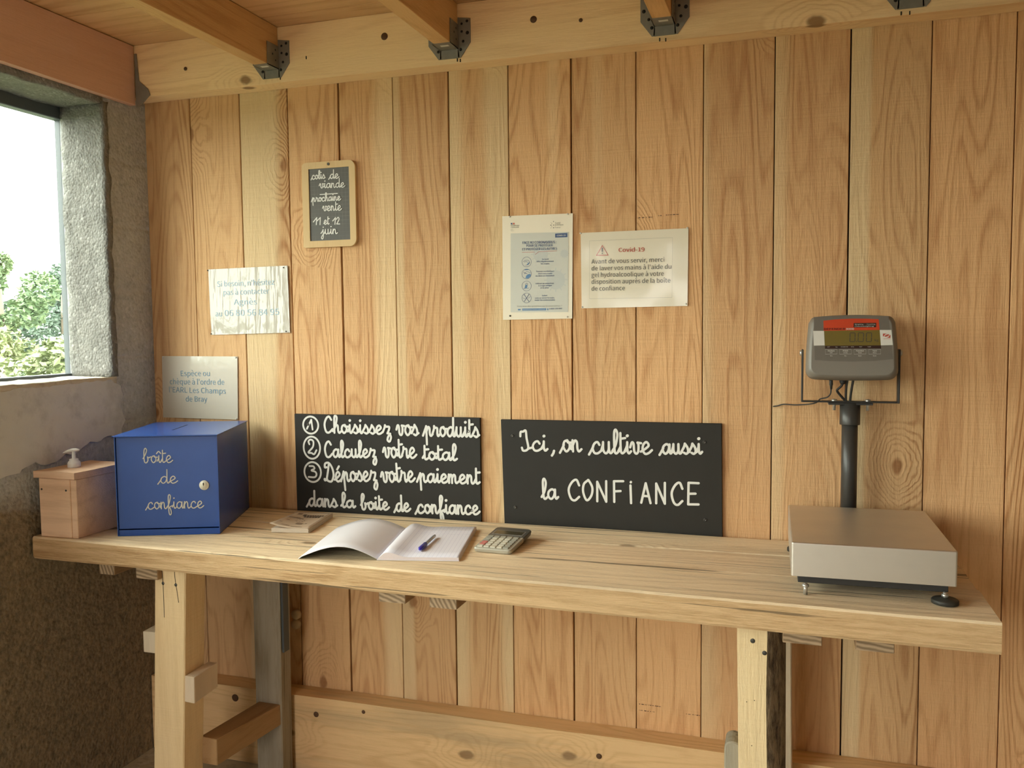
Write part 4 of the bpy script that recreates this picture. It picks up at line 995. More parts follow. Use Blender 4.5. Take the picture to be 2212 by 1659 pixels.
# blue trust box
bxr = thing('cash_box', (-1.786, -.463, ZS), 'blue metal honesty box with hand-lettered front and round lock', 'box', R(21.5))
Wb, Db, Hb = .280, .352, .279
b = B()
tk = .002
b.box((0, 0, 0), (tk, Db, Hb)); b.box((Wb-tk, 0, 0), (Wb, Db, Hb)); b.box((0, Db-tk, 0), (Wb, Db, Hb)); b.box((0, 0, 0), (Wb, Db, tk))
b.box((tk, .004, tk), (Wb-tk, .006, .016)); b.box((0, 0, Hb-tk), (Wb, Db, Hb))
obj('body', b, M['box_blue'], bxr, True)
obj('lid', B().box((-.004, -.005, Hb), (Wb+.003, Db+.004, Hb+.002), .0006), M['box_blue'], bxr, True)
dr = obj('door', B().box((tk+.001, .005, .019), (Wb-tk-.001, .007, Hb-.003), .0006), M['box_blue'], bxr, True)
b = B().prism([(.118, .125, Hb+.0022), (.1215, .125, Hb+.0022), (.1235, .262, Hb+.0022), (.120, .262, Hb+.0022)], (0, 0, .0002))
obj('coin_slot', b, M['hole'], bxr, True)
lk = obj('lock', B().lathe([(.0137, .005), (.0137, .0025), (.0125, .0012), (.0085, .0010), (.0082, -.0004), (.0003, -.0006)], (.2400, 0, .1380), 'Y', 32), M['lock_cream'], bxr, True)
b = B().box((.2378, -.0016, .1375), (.2396, -.0007, .1458)); b.box((.2372, -.0016, .1410), (.2402, -.0007, .1438))
obj('keyhole', b, M['hole'], lk, True)
PB = dict(ux=UX, uz=UZ, org=Vector((0, .0048, 0)), nrm=NY)
for wd in (('boîte',0.0754,0.2046,0.1546,0.2041,0.0193), ('~de',0.1129,0.1458,0.1658,0.1458,0.0191), ('~confiance',0.0772,0.0737,0.2354,0.0744,0.0188)):
    obj('lettering', cursive(B(), *wd, .0029, **PB), M['silver_pen'], bxr, True)

# gel dispenser in a wooden box
gd = thing('gel_dispenser', (-1.935, -.42, ZS), 'small wooden box holding a white pump bottle, left of the blue box', 'dispenser')
zg = ZS
b = B(); b.box((-2.000, -.518, zg), (-1.892, -.500, 1.139), .0015); b.box((-1.892, -.516, zg), (-1.872, -.335, 1.139), .0015)
b.box((-2.000, -.500, zg), (-1.984, -.335, 1.139), .0015); b.box((-1.984, -.351, zg), (-1.892, -.335, 1.139), .0015); b.box((-1.984, -.5, zg), (-1.892, -.351, zg+.012))
obj('box', b, M['gel_wood'], gd)
lidb = rough_slab((-2.006, -.529, 1.141), (-1.864, -.322, 1.160), 6, 6, 1, .0022, 9, True)
obj('lid', lidb, M['gel_wood'], gd)
for x in (-1.990, -1.905): obj('screw', B().lathe([(.003, -.5185), (.0028, -.5192), (.0003, -.5192)], (x, 0, 1.108), 'Y', 10), M['steel_screw'], gd)
pc = (-1.945, -.445, 0)
pm = obj('pump', B().lathe([(.0165, 1.1595), (.0175, 1.163), (.0175, 1.172), (.0150, 1.177), (.0125, 1.1785), (.0125, 1.183), (.0105, 1.1845), (.0052, 1.1855), (.0046, 1.206), (.0003, 1.207)], pc, 'Z', 28), M['white_plastic'], gd)
t = bmesh.new(); rings = []
for i, (u, hw, th, dz) in enumerate(((-.026, .003, .0015, -.0075), (-.020, .0055, .003, -.005), (-.010, .0075, .0042, -.0015), (0, .0085, .005, .0005), (.010, .008, .0045, .001), (.017, .0055, .003, .001), (.020, .001, .0008, .0008))):
    d = Vector((.83, .20, .0)).normalized(); c = Vector((pc[0]-.004, pc[1], 1.2085+dz)) + d*u*1.05; s_ = Vector((-d.y, d.x, 0))
    rings.append([t.verts.new(c + s_*hw*math.cos(a) + Vector((0, 0, th*math.sin(a)))) for a in [2*math.pi*k/14 for k in range(14)]])
for a, c in zip(rings, rings[1:]):
    for k in range(14): t.faces.new((a[k], a[(k+1) % 14], c[(k+1) % 14], c[k])).smooth = True
t.faces.new(rings[0][::-1]); t.faces.new(rings[-1])
bb = B(); me = bpy.data.meshes.new('t'); t.to_mesh(me); t.free(); bb.bm.from_mesh(me); bpy.data.meshes.remove(me)
obj('nozzle', bb, M['white_plastic'], pm)

# leaflet pad
fl = thing('leaflet_pad', (-1.394, -.308, ZS), 'thick pad of kraft-covered leaflets lying between box and notebook', 'leaflets', R(10))
Wf, Df, Tf = .110, .205, .012
b = B()
for k in range(6): b.box((.0006*(k % 2), .0006*((k+1) % 2), Tf*k/6+.0001), (Wf-.0006*(k % 3), Df, Tf*(k+1)/6-.0002), .0006)
obj('pages', b, M['pad_page'], fl, True)
def cover_z(x, y):
    u = max(0, 1-x/.075); v = max(0, 1-y/.16); return Tf+.0012+.0135*u*u*(.25+.75*v)
t = bmesh.new(); n = 12; g = [[t.verts.new((Wf*i/n-.004*(1-i/n), Df*j/n, cover_z(Wf*i/n, Df*j/n))) for i in range(n+1)] for j in range(n+1)]
for j in range(n):
    for i in range(n): t.faces.new((g[j][i], g[j][i+1], g[j+1][i+1], g[j+1][i])).smooth = True
t.normal_update(); bmesh.ops.solidify(t, geom=t.faces[:], thickness=.0005)
bb = B(); me = bpy.data.meshes.new('t'); t.to_mesh(me); t.free(); bb.bm.from_mesh(me); bpy.data.meshes.remove(me)
cv = obj('cover', bb, M['kraft'], fl, True)
def print_quads(Q):
    b = B()
    for x0, y0, x1, y1 in Q:
        b.face([(x, y, cover_z(x, y)+.0009) for x, y in ((x0, y0), (x1, y0), (x1, y1), (x0, y1))])
    return b
Q = [(.034, .150, .044, .168)]
for k in range(7): Q.append((.047+k*.0075, .152, .0525+k*.0075, .163))
for k in range(6): Q.append((.043+k*.0085, .133, .0495+k*.0085, .147))
obj('title_print', print_quads(Q), M['black_print'], cv, True)
Q = [(.012, .165, .026, .182), (.005, .118, .040, .124), (.03, .112, .052, .118), (.052, .045, .072, .062), (.078, .052, .084, .060), (.022, .02, .045, .024), (.052, .012, .085, .016), (.012, .08, .022, .085), (.006, .045, .014, .049), (.102, .02, .1035, .19)]
for k in range(9):
    a = 2*math.pi*k/9; Q.append((.050+.012*math.cos(a), .086+.014*math.sin(a), .054+.012*math.cos(a), .090+.014*math.sin(a)))
obj('brown_print', print_quads(Q), M['kraft_print'], cv, True)

# notebook
nb = thing('notebook', (-.972, -.493, ZS), 'open exercise book, blank cover arched on the left, writing on the right page', 'notebook', R(12.5))
Wn, Dn = .204, .330
t = bmesh.new(); n = 24
def left_h(u):   # height of the arched cover against distance from spine
    return .003 + .034*math.sin(math.pi*min(1, u*1.0))**1.0*(1-.25*u)*(1 if u < 1 else 0)
cols = []
for i in range(n+1):
    u = i/n; x = -Wn*u*.985; h = left_h(u) if 0 < u < 1 else (.003 if u == 0 else .001)
    cols.append([t.verts.new((x, Dn*j/8, h*(1-.12*j/8))) for j in range(9)])
for i in range(n):
    for j in range(8): t.faces.new((cols[i][j], cols[i][j+1], cols[i+1][j+1], cols[i+1][j])).smooth = True
bmesh.ops.recalc_face_normals(t, faces=t.faces)
if sum((f.normal.z for f in t.faces)) < 0: bmesh.ops.reverse_faces(t, faces=t.faces)
t.normal_update(); r_ = bmesh.ops.solidify(t, geom=t.faces[:], thickness=.0012)
t.normal_update()
for f in t.faces: f.material_index = 0
t.faces.ensure_lookup_table()
nf = n*8
for k, f in enumerate(t.faces):
    c = f.calc_center_median(); u = -c.x/(Wn*.985); hm = (left_h(min(max(u, 0.001), .999)))*(1-.12*c.y/Dn)
bb = B(); me = bpy.data.meshes.new('t'); t.to_mesh(me); t.free()
bb.bm.from_mesh(me); bpy.data.meshes.remove(me)
bmesh.ops.recalc_face_normals(bb.bm, faces=bb.bm.faces)
for f in bb.bm.faces: f.material_index = 1 if f.normal.z < -.05 else 0
obj('open_cover', bb, [M['page_plain'], M['cover_green']], nb, True)
# right-hand block of pages: swells out of the spine, then lies flat
def page_h(u): return .0085 + .010*math.exp(-((u-.14)/.13)**2)*(1-math.exp(-(u/.05)**2)) - .006*math.exp(-(u/.035)**2)
t = bmesh.new(); n = 28; top, bot = [], []
for i in range(n+1):
    u = i/n; x = Wn*u
    top.append([t.verts.new((x, Dn*j/6 , page_h(u)*(1-.12*j/6 if u < .5 else 1)+.0008*noise.noise(Vector((u*4, j*.7, 0))))) for j in range(7)])
    bot.append([t.verts.new((x, Dn*j/6, .001)) for j in range(7)])
for i in range(n):
    for j in range(6):
        f = t.faces.new((top[i][j], top[i+1][j], top[i+1][j+1], top[i][j+1])); f.smooth = True; f.material_index = 0
        f = t.faces.new((bot[i][j], bot[i][j+1], bot[i+1][j+1], bot[i+1][j])); f.material_index = 1
    for j in (0, 6):
        f = t.faces.new((top[i][j], top[i+1][j], bot[i+1][j], bot[i][j])); f.material_index = 1
for j in range(6):
    for i in (0, n):
        f = t.faces.new((top[i][j], top[i][j+1], bot[i][j+1], bot[i][j])); f.material_index = 1
bb = B(); me = bpy.data.meshes.new('t'); t.to_mesh(me); t.free(); bb.bm.from_mesh(me); bpy.data.meshes.remove(me)
obj('page_block', bb, [M['page'], M['page_edge']], nb, True)
obj('back_cover', B().box((-.001, -.001, 0), (Wn+.001, Dn+.001, .001)), M['page_plain'], nb, True)
b = B(); rnd = random.Random(3)
for k, (y0, x0, x1) in enumerate(((.305, .062, .195), (.288, .058, .180), (.264, .048, .182), (.248, .052, .150), (.232, .056, .188))):
    x = x0
    while x < x1:
        L = rnd.uniform(.008, .022); pts = []
        for i in range(int(L/.0016)): pts.append((x+i*.0016, y0+rnd.uniform(-.0018, .0026)))
        if len(pts) > 2:
            P = catmull(pts, 2); u_ = (x+L/2)/Wn
            b.ribbon(P, .0005, UX, Vector((0, 1, 0)), Vector((0, 0, page_h(u_)+.0009)), Vector((0, 0, 1)))
        x += L + rnd.uniform(.004, .010)
obj('handwriting', b, M['biro'], nb, True)

# ballpoint pen on the page
c0, c1 = Vector((-.8885, -.4235, 0)), Vector((-.9075, -.277, 0))
pn = thing('ballpoint_pen', ((c0.x+c1.x)/2, (c0.y+c1.y)/2, ZT+.0107), 'blue-capped clear ballpoint pen lying on the notebook page', 'pen', math.atan2(c0.y-c1.y, c0.x-c1.x))
zc = .0047
b = B().tube([(-.072, 0, zc), (-.070, 0, zc), (.030, 0, zc)], [.0034, .0041, .0042], 6, 0, False)
br_ = obj('barrel', b, M['pen_body'], pn, True)
b = B()
for a in (75, 150):
    ca, sa = math.cos(R(a)), math.sin(R(a)); b.box((-.069, .0039*ca-.0005, zc+.0039*sa-.0005), (.026, .0039*ca+.0005, zc+.0039*sa+.0005))
obj('stripe', b, M['pen_dark'], br_, True)
obj('end_plug', B().tube([(-.0745, 0, zc), (-.0715, 0, zc)], [.0022, .0036], 12), M['pen_dark'], pn, True)
b = B().tube([(.018, 0, zc), (.020, 0, zc), (.055, 0, zc), (.068, 0, zc), (.074, 0, zc)], [.0050, .0060, .0056, .0044, .0020], 16)
b.box((.012, -.0075, zc-.0016), (.058, -.0056, zc+.0016), .0005)
obj('cap', b, M['pen_blue'], pn, True)

# calculator
ca = thing('calculator', (-.7715, -.352, ZS), 'grey desk calculator with two pink keys, right of the notebook', 'calculator', R(-3))
Wc, Dc = .103, .168; z0c, z1c = .0105, .027      # top surface heights front / back
def ct(y): return z0c+(z1c-z0c)*y/Dc
rr = rrect(0, Wc, 0, Dc, (.012, .012, .010, .010), 5)
def calc_shell(y0, y1, lift=0):
    t = bmesh.new(); P = [(x, y) for x, y in rr if y0-1e-6 <= y <= y1+1e-6]
    if y0 > 0: P = P + [(0, y0), (Wc, y0)] if False else P
    return P
def shell(poly, base_off, inset=.0022):
    t = bmesh.new(); cx, cy = Wc/2, Dc/2
    lo = [t.verts.new((x+(cx-x)*.03, y+(cy-y)*.03, max(.0, ct(y)-.0125)+.0004)) for x, y in poly]
    md = [t.verts.new((x, y, ct(y)-.003)) for x, y in poly]
    tp = [t.verts.new((x+(cx-x)*.035, y+(cy-y)*.025, ct(y))) for x, y in poly]
    n = len(poly); t.faces.new(lo[::-1]); t.faces.new(tp)
    for a, c in ((lo, md), (md, tp)):
        for k in range(n): t.faces.new((a[k], a[(k+1) % n], c[(k+1) % n], c[k]))
    bb = B(); me = bpy.data.meshes.new('t'); t.to_mesh(me); t.free(); bb.bm.from_mesh(me); bpy.data.meshes.remove(me); return bb
ysplit = .098
front = [(x, y) for x, y in rr if y < ysplit]; back = [(x, y) for x, y in rr if y > ysplit]
front = [(0, ysplit)] + [p for p in front] + [(Wc, ysplit)]; back = [(Wc, ysplit)] + back + [(0, ysplit)]
obj('key_shell', shell(front, 0), M['calc_light'], ca, True)
obj('display_shell', shell(back, 0), M['calc_dark'], ca, True)
obj('foot', B().box((.02, Dc-.03, 0), (Wc-.02, Dc-.014, .0135)), M['rubber'], ca, True)
def cq(x0, y0, x1, y1, h0, h1, bev=0):
    return B().hexa([(x0, y0, ct(y0)+h0), (x1, y0, ct(y0)+h0), (x1, y1, ct(y1)+h0), (x0, y1, ct(y1)+h0), (x0, y0, ct(y0)+h1), (x1, y0, ct(y0)+h1), (x1, y1, ct(y1)+h1), (x0, y1, ct(y1)+h1)], bev)
bz = obj('display_bezel', cq(.008, .108, Wc-.008, .142, -.001, .0008, .0003), M['calc_bezel'], ca, True)
obj('display', cq(.012, .112, Wc-.012, .138, .0006, .0012), M['calc_screen'], bz, True)
for r_i in range(6):
    for c_i in range(5):
        x = .008+c_i*.0176; y = .009+r_i*.0147
        if r_i == 0 and c_i == 4: pass
        m_ = 'key_red' if (c_i == 0 and r_i in (1, 2)) else ('key_grey' if (r_i == 5 or c_i == 4 or (c_i == 0 and r_i > 2)) else 'key_light')
        obj('key', cq(x, y, x+.0145, y+.0105, -.0006, .0030, .0007), M[m_], ca, True)

# ================================================================== WEIGHING SCALE
ws = thing('weighing_scale', (.160, -.285, ZS), 'stainless platform scale with grey display head on a column', 'scale', R(1.2))
zz = lambda z: z-ZS
b = B()
x0, x1, y0, y1 = -.1605, .1605, -.205, .195
t = bmesh.new(); bmesh.ops.create_cube(t, size=1)
for v in t.verts: v.co = Vector((x0+(v.co.x+.5)*(x1-x0), y0+(v.co.y+.5)*(y1-y0), zz(1.012)+(v.co.z+.5)*(1.085-1.012)))
bmesh.ops.delete(t, geom=[f for f in t.faces if f.normal.z < -.9], context='FACES')
bmesh.ops.bevel(t, geom=[e for e in t.edges if not e.is_boundary], offset=.0035, segments=3, affect='EDGES', profile=.5)
t.normal_update(); bmesh.ops.solidify(t, geom=t.faces[:], thickness=.0015)
bb = B(); me = bpy.data.meshes.new('t'); t.to_mesh(me); t.free(); bb.bm.from_mesh(me); bpy.data.meshes.remove(me)
obj('platform_plate', bb, M['stainless'], ws, True)
b = B(); b.box((x0+.014, y0+.012, zz(.9955)), (x1-.014, y1-.014, zz(1.016)), .001); b.box((-.055, y1-.02, zz(.9955)), (.02, y1+.045, zz(1.014)), .001)
obj('base_frame', b, M['black_frame'], ws, True)
for fx, fy, dsc in ((-.1315, -.213+.004, False), (.139, -.206+.004, True), (-.137, .155, True), (.137, .155, True)):
    ft = obj('foot', B().lathe([(.0042, .0005), (.0042, .024), (.0003, .0241)], (fx, fy, 0), 'Z', 14), M['zinc'], ws, True)
    zn = .0165 if not dsc else .0145
    obj('nut', B().lathe([(.0062, zn), (.0072, zn+.0006), (.0072, zn+.0052), (.0062, zn+.0058)], (fx, fy, 0), 'Z', 6), M['zinc'], ft, True)
    if dsc: obj('foot_disc', B().lathe([(.0225, .0003), (.026, .0015), (.026, .0085), (.0235, .0105), (.010, .0112), (.008, .0135), (.0045, .0138)], (fx, fy, 0), 'Z', 24), M['rubber'], ft, True)
cxl, cyl_ = -.0185, .2165
ws_inv = WM['weighing_scale'].inverted()
def wl(x, y, z): return ws_inv @ Vector((x, y, z))
cc = wl(.1415, -.066, 0)
obj('column', B().cyl((cc.x, cc.y, zz(1.012)), (cc.x, cc.y, zz(1.330)), .0192, n=32), M['tube'], ws, True)
obj('sleeve', B().lathe([(.0242, zz(1.292)), (.0245, zz(1.294)), (.0245, zz(1.347)), (.0003, zz(1.347))], (cc.x, cc.y, 0), 'Z', 32), M['tube'], ws, True)
# U bracket
yb0, yb1 = -.082, -.052
b = B()
def wbox(b, lo, hi, bev=.0008):
    b.box(wl(*lo), wl(*hi), bev); return b
wbox(b, (.0255, yb0, 1.348), (.254, yb1, 1.3515)); wbox(b, (.0245, yb0, 1.348), (.028, yb1, 1.482)); wbox(b, (.251, yb0, 1.348), (.2545, yb1, 1.482))
wbox(b, (.0895, yb0-.006, 1.343), (.193, yb1+.006, 1.348))
br_ = obj('bracket', b, M['black_frame'], ws, True)
for x in (.1035, .1830):
    p = wl(x, -.068, 0)
    obj('bolt', B().lathe([(.004, zz(1.328)), (.004, zz(1.343)), (.0072, zz(1.3515)), (.0072, zz(1.3555)), (.0003, zz(1.357))], (p.x, p.y, 0), 'Z', 12), M['zinc'], br_, True)
for x, s in ((.0235, -1), (.2555, 1)):
    p = wl(x, -.067, 1.473)
    obj('pivot_knob', B().lathe([(.006, -.004), (.0075, -.002), (.0075, .003), (.005, .005)], p, 'X', 16), M['zinc'], br_, True)
# display head: local frame x right, y up the face, z towards the viewer
tilt = R(9)
HC = wl(.1395, -.102, 1.4865)
HM = Matrix.Translation(HC) @ Matrix.Rotation(R(90)-tilt, 4, 'X')
def head_outline(s, grow=0.0):
    P = []
    top, bot, hwt, hwb = .0775, -.0795, .0985, .1065
    def hw(y): 
        f = (y-bot)/(top-bot); return hwb+(hwt-hwb)*f + .0025*math.sin(math.pi*f)
    n = 12
    for k in range(n+1):     # top edge arched
        u = -1+2*k/n; x = u*(hwt-.016); P.append((x, top+.004*(1-u*u)-.001))
    for k in range(1, 6):
        a = R(90-90*k/6); P.append((hwt-.016+.016*math.cos(a), top-.016+.016*math.sin(a)-.001*(1-k/6)))
    for k in range(7): y = (top-.016)+((bot+.022)-(top-.016))*k/6; P.append((hw(y), y))
    for k in range(1, 6):
        a = R(-90*k/6); P.append((hwb-.024+.024*math.cos(a), bot+.022+.022*math.sin(a)))
    for k in range(n+1):
        u = 1-2*k/n; P.append((u*(hwb-.024), bot-.002*(1-u*u)))
    Q = P[:]
    left = [(-x, y) for x, y in reversed(P[n+1:-(n+1)])]
    P = P + left
    return [(x*s, y*s) for x, y in P]
def loft(levels, mi=0):
    t = bmesh.new(); rings = []
    for s, z in levels: rings.append([t.verts.new(HM @ Vector((x, y, z))) for x, y in head_outline(s)])
    n = len(rings[0])
    for a, c in zip(rings, rings[1:]):
        for k in range(n): t.faces.new((a[k], a[(k+1) % n], c[(k+1) % n], c[k])).smooth = True
    t.faces.new(rings[0][::-1]); t.faces.new(rings[-1])
    bb = B(); me = bpy.data.meshes.new('t'); t.to_mesh(me); t.free(); bb.bm.from_mesh(me); bpy.data.meshes.remove(me); return bb
hd = obj('display_head', loft([(.90, -.022), (.965, -.018), (.985, -.001), (1.0, .001), (.995, .014), (.955, .026), (.90, .032), (.88, .033)]), M['casing'], ws, True)
ZFc = .0331
HU = (HM.to_3x3() @ Vector((1, 0, 0))); HV = (HM.to_3x3() @ Vector((0, 1, 0))); HN = (HM.to_3x3() @ Vector((0, 0, 1)))
def hp(x, y, z=0): return HM @ Vector((x, y, ZFc+z))
def hface(pts, z=.0003): return B().face([hp(x-.1395, y-1.4865, z) for x, y in pts])
face = obj('face_panel', hface([(0.0505, 1.5590), (.09, 1.5605), (.1395, 1.5612), (.19, 1.5605), (0.2215, 1.5590), (0.2315, 1.4546), (.19, 1.4500), (0.1397, 1.4484), (.09, 1.4495), (0.0534, 1.452)]), M['face'], hd, True)
obj('red_label', hface([(0.073, 1.5497), (.10, 1.5525), (0.1381, 1.554), (.17, 1.5535), (0.1992, 1.5519), (0.2016, 1.5256), (0.0737, 1.5244)], .0006), M['scale_red'], face, True)
obj('white_label', hface([(0.0491, 1.5246), (0.0744, 1.5244), (0.0762, 1.4883), (0.0509, 1.4879)], .0006), M['label_white'], face, True)
wlab = obj('white_label', hface([(0.2016, 1.5256), (0.2278, 1.5254), (0.231, 1.4886), (0.2042, 1.488)], .0006), M['label_white'], face, True)
obj('display_screen', hface([(0.0751, 1.5244), (0.2016, 1.5256), (0.2042, 1.488), (0.0769, 1.4873)], .0007), M['lcd'], face, True)
obj('black_strip', hface([(0.0769, 1.4873), (0.2042, 1.488), (0.205, 1.4802), (0.077, 1.48)], .0007), M['black_strip'], face, True)
PH = dict(ux=HU, uz=HV, org=hp(-.1395, -1.4865, .0008), nrm=HN)
kx = lambda px: .0349+(px-340)*.0001357
ky = lambda py: 1.5602-(py-220)*.0001453
b = B()
for a0, a1 in ((1075, 1160), (1212, 1300), (1350, 1435)):
    yt_, yb_ = 505, 655; ym = (yt_+yb_)/2; g = 8
    for s in ([(a0+g, yt_), (a1-g, yt_)], [(a0+g-6, yb_), (a1-g-6, yb_)], [(a0, yt_+g), (a0-2, ym-g)], [(a0-2, ym+g), (a0-5, yb_-g)], [(a1, yt_+g), (a1-2, ym-g)], [(a1-2, ym+g), (a1-5, yb_-g)]):
        b.ribbon([(kx(x), ky(y)) for x, y in s], .0015, **PH)
b.ribbon([(kx(1180), ky(652)), (kx(1182), ky(651))], .0020, **PH)
lettering(b, 'kg', kx(1485), ky(648), kx(1552), ky(648), .0055, **PH)
obj('readout', b, M['ink_dark'], face, True)
b = B(); lettering(b, 'DEFENDER', kx(632), ky(452), kx(990), ky(452), .0048, bold=True, **PH); obj('lettering', b, M['black_strip'], face, True)
b = B(); lettering(b, '3000', kx(1000), ky(452), kx(1138), ky(452), .0042, bold=True, **PH); obj('lettering', b, M['ink_white'], face, True)
obj('black_label', hface([(kx(1135), ky(338)), (kx(1512), ky(338)), (kx(1510), ky(412)), (kx(1133), ky(412))], .0009), M['black_strip'], face, True)
b = B(); lettering(b, 'Weighing • Counting', kx(1152), ky(370), kx(1495), ky(370), .0026, lift=.0008, **PH); lettering(b, 'Checkweighing', kx(1152), ky(402), kx(1470), ky(402), .0026, lift=.0008, **PH)
for i, (s, xa, xb) in enumerate((('NET', 690, 735), ('kg', 830, 860), ('CHECK', 920, 1040), ('PCS', 1092, 1138), ('NET', 1232, 1276), ('TARE', 1366, 1422))): lettering(b, s, kx(xa), ky(748), kx(xb), ky(748), .0018, **PH)
for s, s2_, s3_, xa in (('On/Zero', 'Off', 'Yes', 655), ('Print', 'Units', 'No', 897), ('Function', 'Mode', 'Back', 1140), ('Tare', 'Menu', 'Exit', 1385)):
    b.ribbon([(kx(xa), ky(785)), (kx(xa+198), ky(785)), (kx(xa+200), ky(862)), (kx(xa+2), ky(866))], .0004, closed=True, **PH)
    wd_ = 14*len(s); lettering(b, s, kx(xa+100-wd_/2-8), ky(818), kx(xa+100+wd_/2+8), ky(818), .0028, bold=True, **PH)
    wd_ = 12*len(s2_); lettering(b, s2_, kx(xa+100-wd_/2-5), ky(848), kx(xa+100+wd_/2+5), ky(848), .0024, **PH)
    wd_ = 11*len(s3_); lettering(b, s3_, kx(xa+100-wd_/2-5), ky(900), kx(xa+100+wd_/2+5), ky(900), .0022, **PH)
obj('button_print', b, M['ink_white'], face, True)
b = B()
ox, oy, su, sv = kx(1622), ky(592), .0168, .0105
pt = lambda u, v: hp(ox+u*su-.1395, oy+v*sv-1.4865, .0009)
b.face([pt(*p) for p in ((0, 1), (.55, 1), (.32, .85), (.18, .6), (.12, .35), (.0, .35))])
b.face([pt(.52+.30*math.cos(a)+.06*math.sin(a), .54+.26*math.sin(a)+.12*math.cos(a)) for a in [2*math.pi*k/24 for k in range(24)]])
b.face([pt(*p) for p in ((.45, .0), (1, .0), (1, .68), (.9, .68), (.84, .4), (.68, .15))])
lettering(b, 'OHAUS', kx(1632), ky(614), kx(1746), ky(614), .0018, bold=True, **PH)
obj('emblem', b, M['ink_red'], wlab, True)
obj('catch', B().box(wl(.133, -.126, 1.4085), wl(.147, -.118, 1.413)), M['hole'], hd, True)
# leads under the head
def wt(b, pts, r, n=10): return b.tube([wl(*p) for p in pts], r, n)
def smooth3(pts, n=6):
    P = [Vector(p) for p in pts]; out = []
    for i in range(len(P)-1):
        p0 = P[max(i-1, 0)]; p1, p2 = P[i], P[i+1]; p3 = P[min(i+2, len(P)-1)]
        for k in range(n):
            t_ = k/n; out.append(.5*((2*p1)+(p2-p0)*t_+(2*p0-5*p1+4*p2-p3)*t_*t_+(3*p1-p0-3*p2+p3)*t_**3))
    out.append(P[-1]); return out
pc_ = obj('power_cable', wt(B(), smooth3([(.0945, -.100, 1.385), (.0935, -.098, 1.372), (.086, -.090, 1.362), (.070, -.075, 1.356), (.062, -.06, 1.346), (.044, -.045, 1.340), (.012, -.030, 1.336), (-.018, -.018, 1.336), (-.034, -.009, 1.331), (-.048, .004, 1.3275)]), .0017), M['black_frame'], ws, True)
obj('plug', wt(B(), [(.0940, -.102, 1.413), (.0945, -.102, 1.395), (.0945, -.101, 1.392), (.0948, -.100, 1.383)], [.0045, .0045, .0034, .0026]), M['black_frame'], pc_, True)
obj('cable_gland', wt(B(), [(.1215, -.098, 1.413), (.1215, -.098, 1.402), (.1215, -.097, 1.397)], [.0075, .0075, .0055], 12), M['black_frame'], hd, True)
obj('signal_cable', wt(B(), smooth3([(.1215, -.097, 1.398), (.118, -.094, 1.390), (.1105, -.088, 1.382), (.110, -.085, 1.377), (.118, -.080, 1.366), (.130, -.074, 1.352), (.133, -.07, 1.346)]), .0030), M['black_frame'], ws, True)
obj('signal_cable', wt(B(), smooth3([(.1335, -.096, 1.410), (.131, -.09, 1.39), (.1305, -.082, 1.37), (.131, -.074, 1.349)]), .0028), M['black_frame'], ws, True)
obj('signal_cable', wt(B(), smooth3([(.1470, -.096, 1.410), (.144, -.09, 1.39), (.142, -.082, 1.37), (.141, -.074, 1.349)]), .0030), M['black_frame'], ws, True)

# ================================================================== OUTSIDE THE WINDOW
obj('grass_field', B().box((-60, -60, -.09), (60, 60, -.03)), M['grass'], kind='stuff', label='sunlit rough grass outside the shed', cat='grass')
obj('gravel_yard', B().box((-7, -14, -.029), (8, YF-.35, .09)), M['gravel'], kind='stuff', label='gravel yard in front of the shed door', cat='gravel')
DV = Vector((-.703, .711, 0)); LV = Vector((.711, .703, 0))
def outside(D, l): p = Vector((0, -2.42, 0)) + DV*D + LV*l; return (p.x, p.y, -.024)
def foliage(seed, h, r, n, size, z0):
    rnd = random.Random(seed); b = B()
    blobs = [(rnd.gauss(0, r*.42), rnd.gauss(0, r*.42), z0+(h-z0)*rnd.uniform(.1, .85), r*rnd.uniform(.3, .6)) for _ in range(11)]
    blobs.append((0, 0, h-r*.35, r*.35))
    for i in range(n):
        bx, by, bz, br = rnd.choice(blobs)
        d = Vector((rnd.gauss(0, 1), rnd.gauss(0, 1), rnd.gauss(0, 1))).normalized()*br*rnd.uniform(.5, 1)**.5
        c = Vector((bx, by, bz))+d
        if c.z < .16: c.z = .16+rnd.random()*.2
        u = Vector((rnd.gauss(0, 1), rnd.gauss(0, 1), rnd.gauss(0, .6))).normalized(); v = u.orthogonal().normalized(); s = size*rnd.uniform(.6, 1.3)
        nn = u.cross(v)*s*.15
        b.face([c-u*s, c-v*s*.45+nn, c+u*s*.9, c+v*s*.45+nn])
    return b
def plant(name, D, l, h, r, n, size, mat, label, seed, trunk=True, group='trees and shrubs outside the window', cat='tree'):
    t_ = thing(name, outside(D, l), label, cat, 0, group)
    obj('foliage', foliage(seed, h, r, n, size, .12), M[mat], t_, True)
    if not trunk: obj('stem', B().tube([(0, 0, .002), (.05, .03, h*.3), (-.05, .05, h*.6)], [.03, .025, .012], 8), M['trunk'], t_, True)
    else:
        rnd = random.Random(seed); obj('trunk', B().tube([(0, 0, .002), (rnd.uniform(-.1, .1), .05, h*.35), (rnd.uniform(-.2, .2), 0, h*.75)], [.09, .07, .03], 8), M['trunk'], t_, True)
    return t_
plant('leafy_tree', 22, -1.25, 3.3, .8, 5200, .075, 'leaf', 'tallest pale green tree seen through the window', 11)
plant('leafy_tree', 26.5, -.1, 3.35, .85, 5200, .075, 'leaf_blue', 'bluish green tree in the middle of the window view', 12)
plant('leafy_tree', 31.5, 1.15, 2.9, .85, 4600, .08, 'leaf_blue', 'lowest tree at the right edge of the window view', 13)
plant('bush', 15.5, -.95, 1.62, .6, 1800, .06, 'leaf_yellow', 'yellow-green bush at the lower left of the window', 21, False, cat='bush')
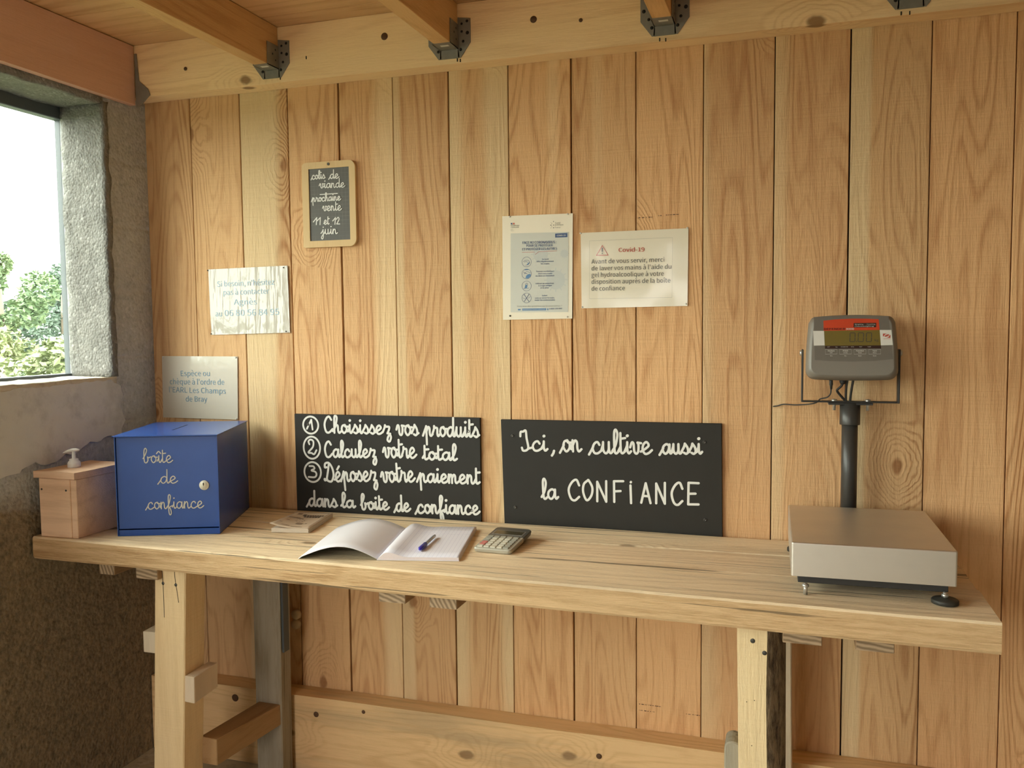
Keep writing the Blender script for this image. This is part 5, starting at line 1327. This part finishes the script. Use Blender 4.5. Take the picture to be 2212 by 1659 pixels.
plant('bush', 12, -.12, 1.48, .5, 1800, .06, 'leaf_yellow', 'feathery bush at the bottom centre of the window', 22, False, cat='bush')
plant('bush', 16, .72, 1.6, .5, 1600, .06, 'leaf_yellow', 'taller bush at the lower right of the window', 23, False, cat='bush')
cr_ = thing('car', outside(19, -3.05), 'white car roof just showing above the bushes outside', 'car', math.atan2(LV.y, LV.x))
b = B().prism([(-1.9, -.8, .25), (1.9, -.8, .25), (1.95, -.8, .75), (1.1, -.8, .85), (.55, -.8, 1.36), (-.9, -.8, 1.40), (-1.6, -.8, .95), (-1.95, -.8, .85)], (0, 1.6, 0), 0, .06)
obj('body', b, M['car_white'], cr_, True)
b = B().prism([(-.95, -.81, .9), (.95, -.81, .9), (.5, -.81, 1.28), (-.85, -.81, 1.30)], (0, 1.62, 0)); obj('windows', b, M['glass_dark'], cr_, True)
for x in (-1.25, 1.25):
    for y in (-.72, .72): obj('wheel', B().lathe([(.30, -.09), (.32, -.06), (.32, .06), (.30, .09)], (x, y, .32), 'Y', 20), M['rubber'], cr_, True)

fb = B(); rnd = random.Random(77)
for i in range(15000):
    l = rnd.uniform(-11, 11); top = 2.9+.9*math.sin(l*1.3+2)*math.cos(l*.7)+.5*noise.noise(Vector((l*1.1, 0, 0)))
    x_, y_, _z = outside(41+rnd.uniform(-1.2, 1.2), l); c = Vector((x_, y_, rnd.uniform(.1, 1)**.8*top))
    u = Vector((rnd.gauss(0, 1), rnd.gauss(0, 1), rnd.gauss(0, .6))).normalized(); v = u.orthogonal().normalized(); q = .15*rnd.uniform(.6, 1.3); nn = u.cross(v)*q*.15
    fb.face([c-u*q, c-v*q*.5+nn, c+u*q*.9, c+v*q*.5+nn])
obj('woodland_edge', fb, M['leaf_blue'], kind='stuff', label='pale line of distant greenery behind the trees outside', cat='woodland')
hb = B()  # unseen foliage added beyond the yard to keep reflections of the doorway dark
for i, x in enumerate((-4.6, -2.5, -.4, 1.7, 3.8)):
    q = foliage(40+i, 3.9, 1.0, 2600, .10, .1); bmesh.ops.translate(q.bm, vec=(x, -11.2-.5*(i % 2), .09), verts=q.bm.verts)
    me = bpy.data.meshes.new('t'); q.bm.to_mesh(me); q.bm.free(); hb.bm.from_mesh(me); bpy.data.meshes.remove(me)
obj('added_hedge', hb, M['leaf_dark'], kind='stuff', label='unseen dark foliage added across the yard to dim door reflections', cat='added_hedge')
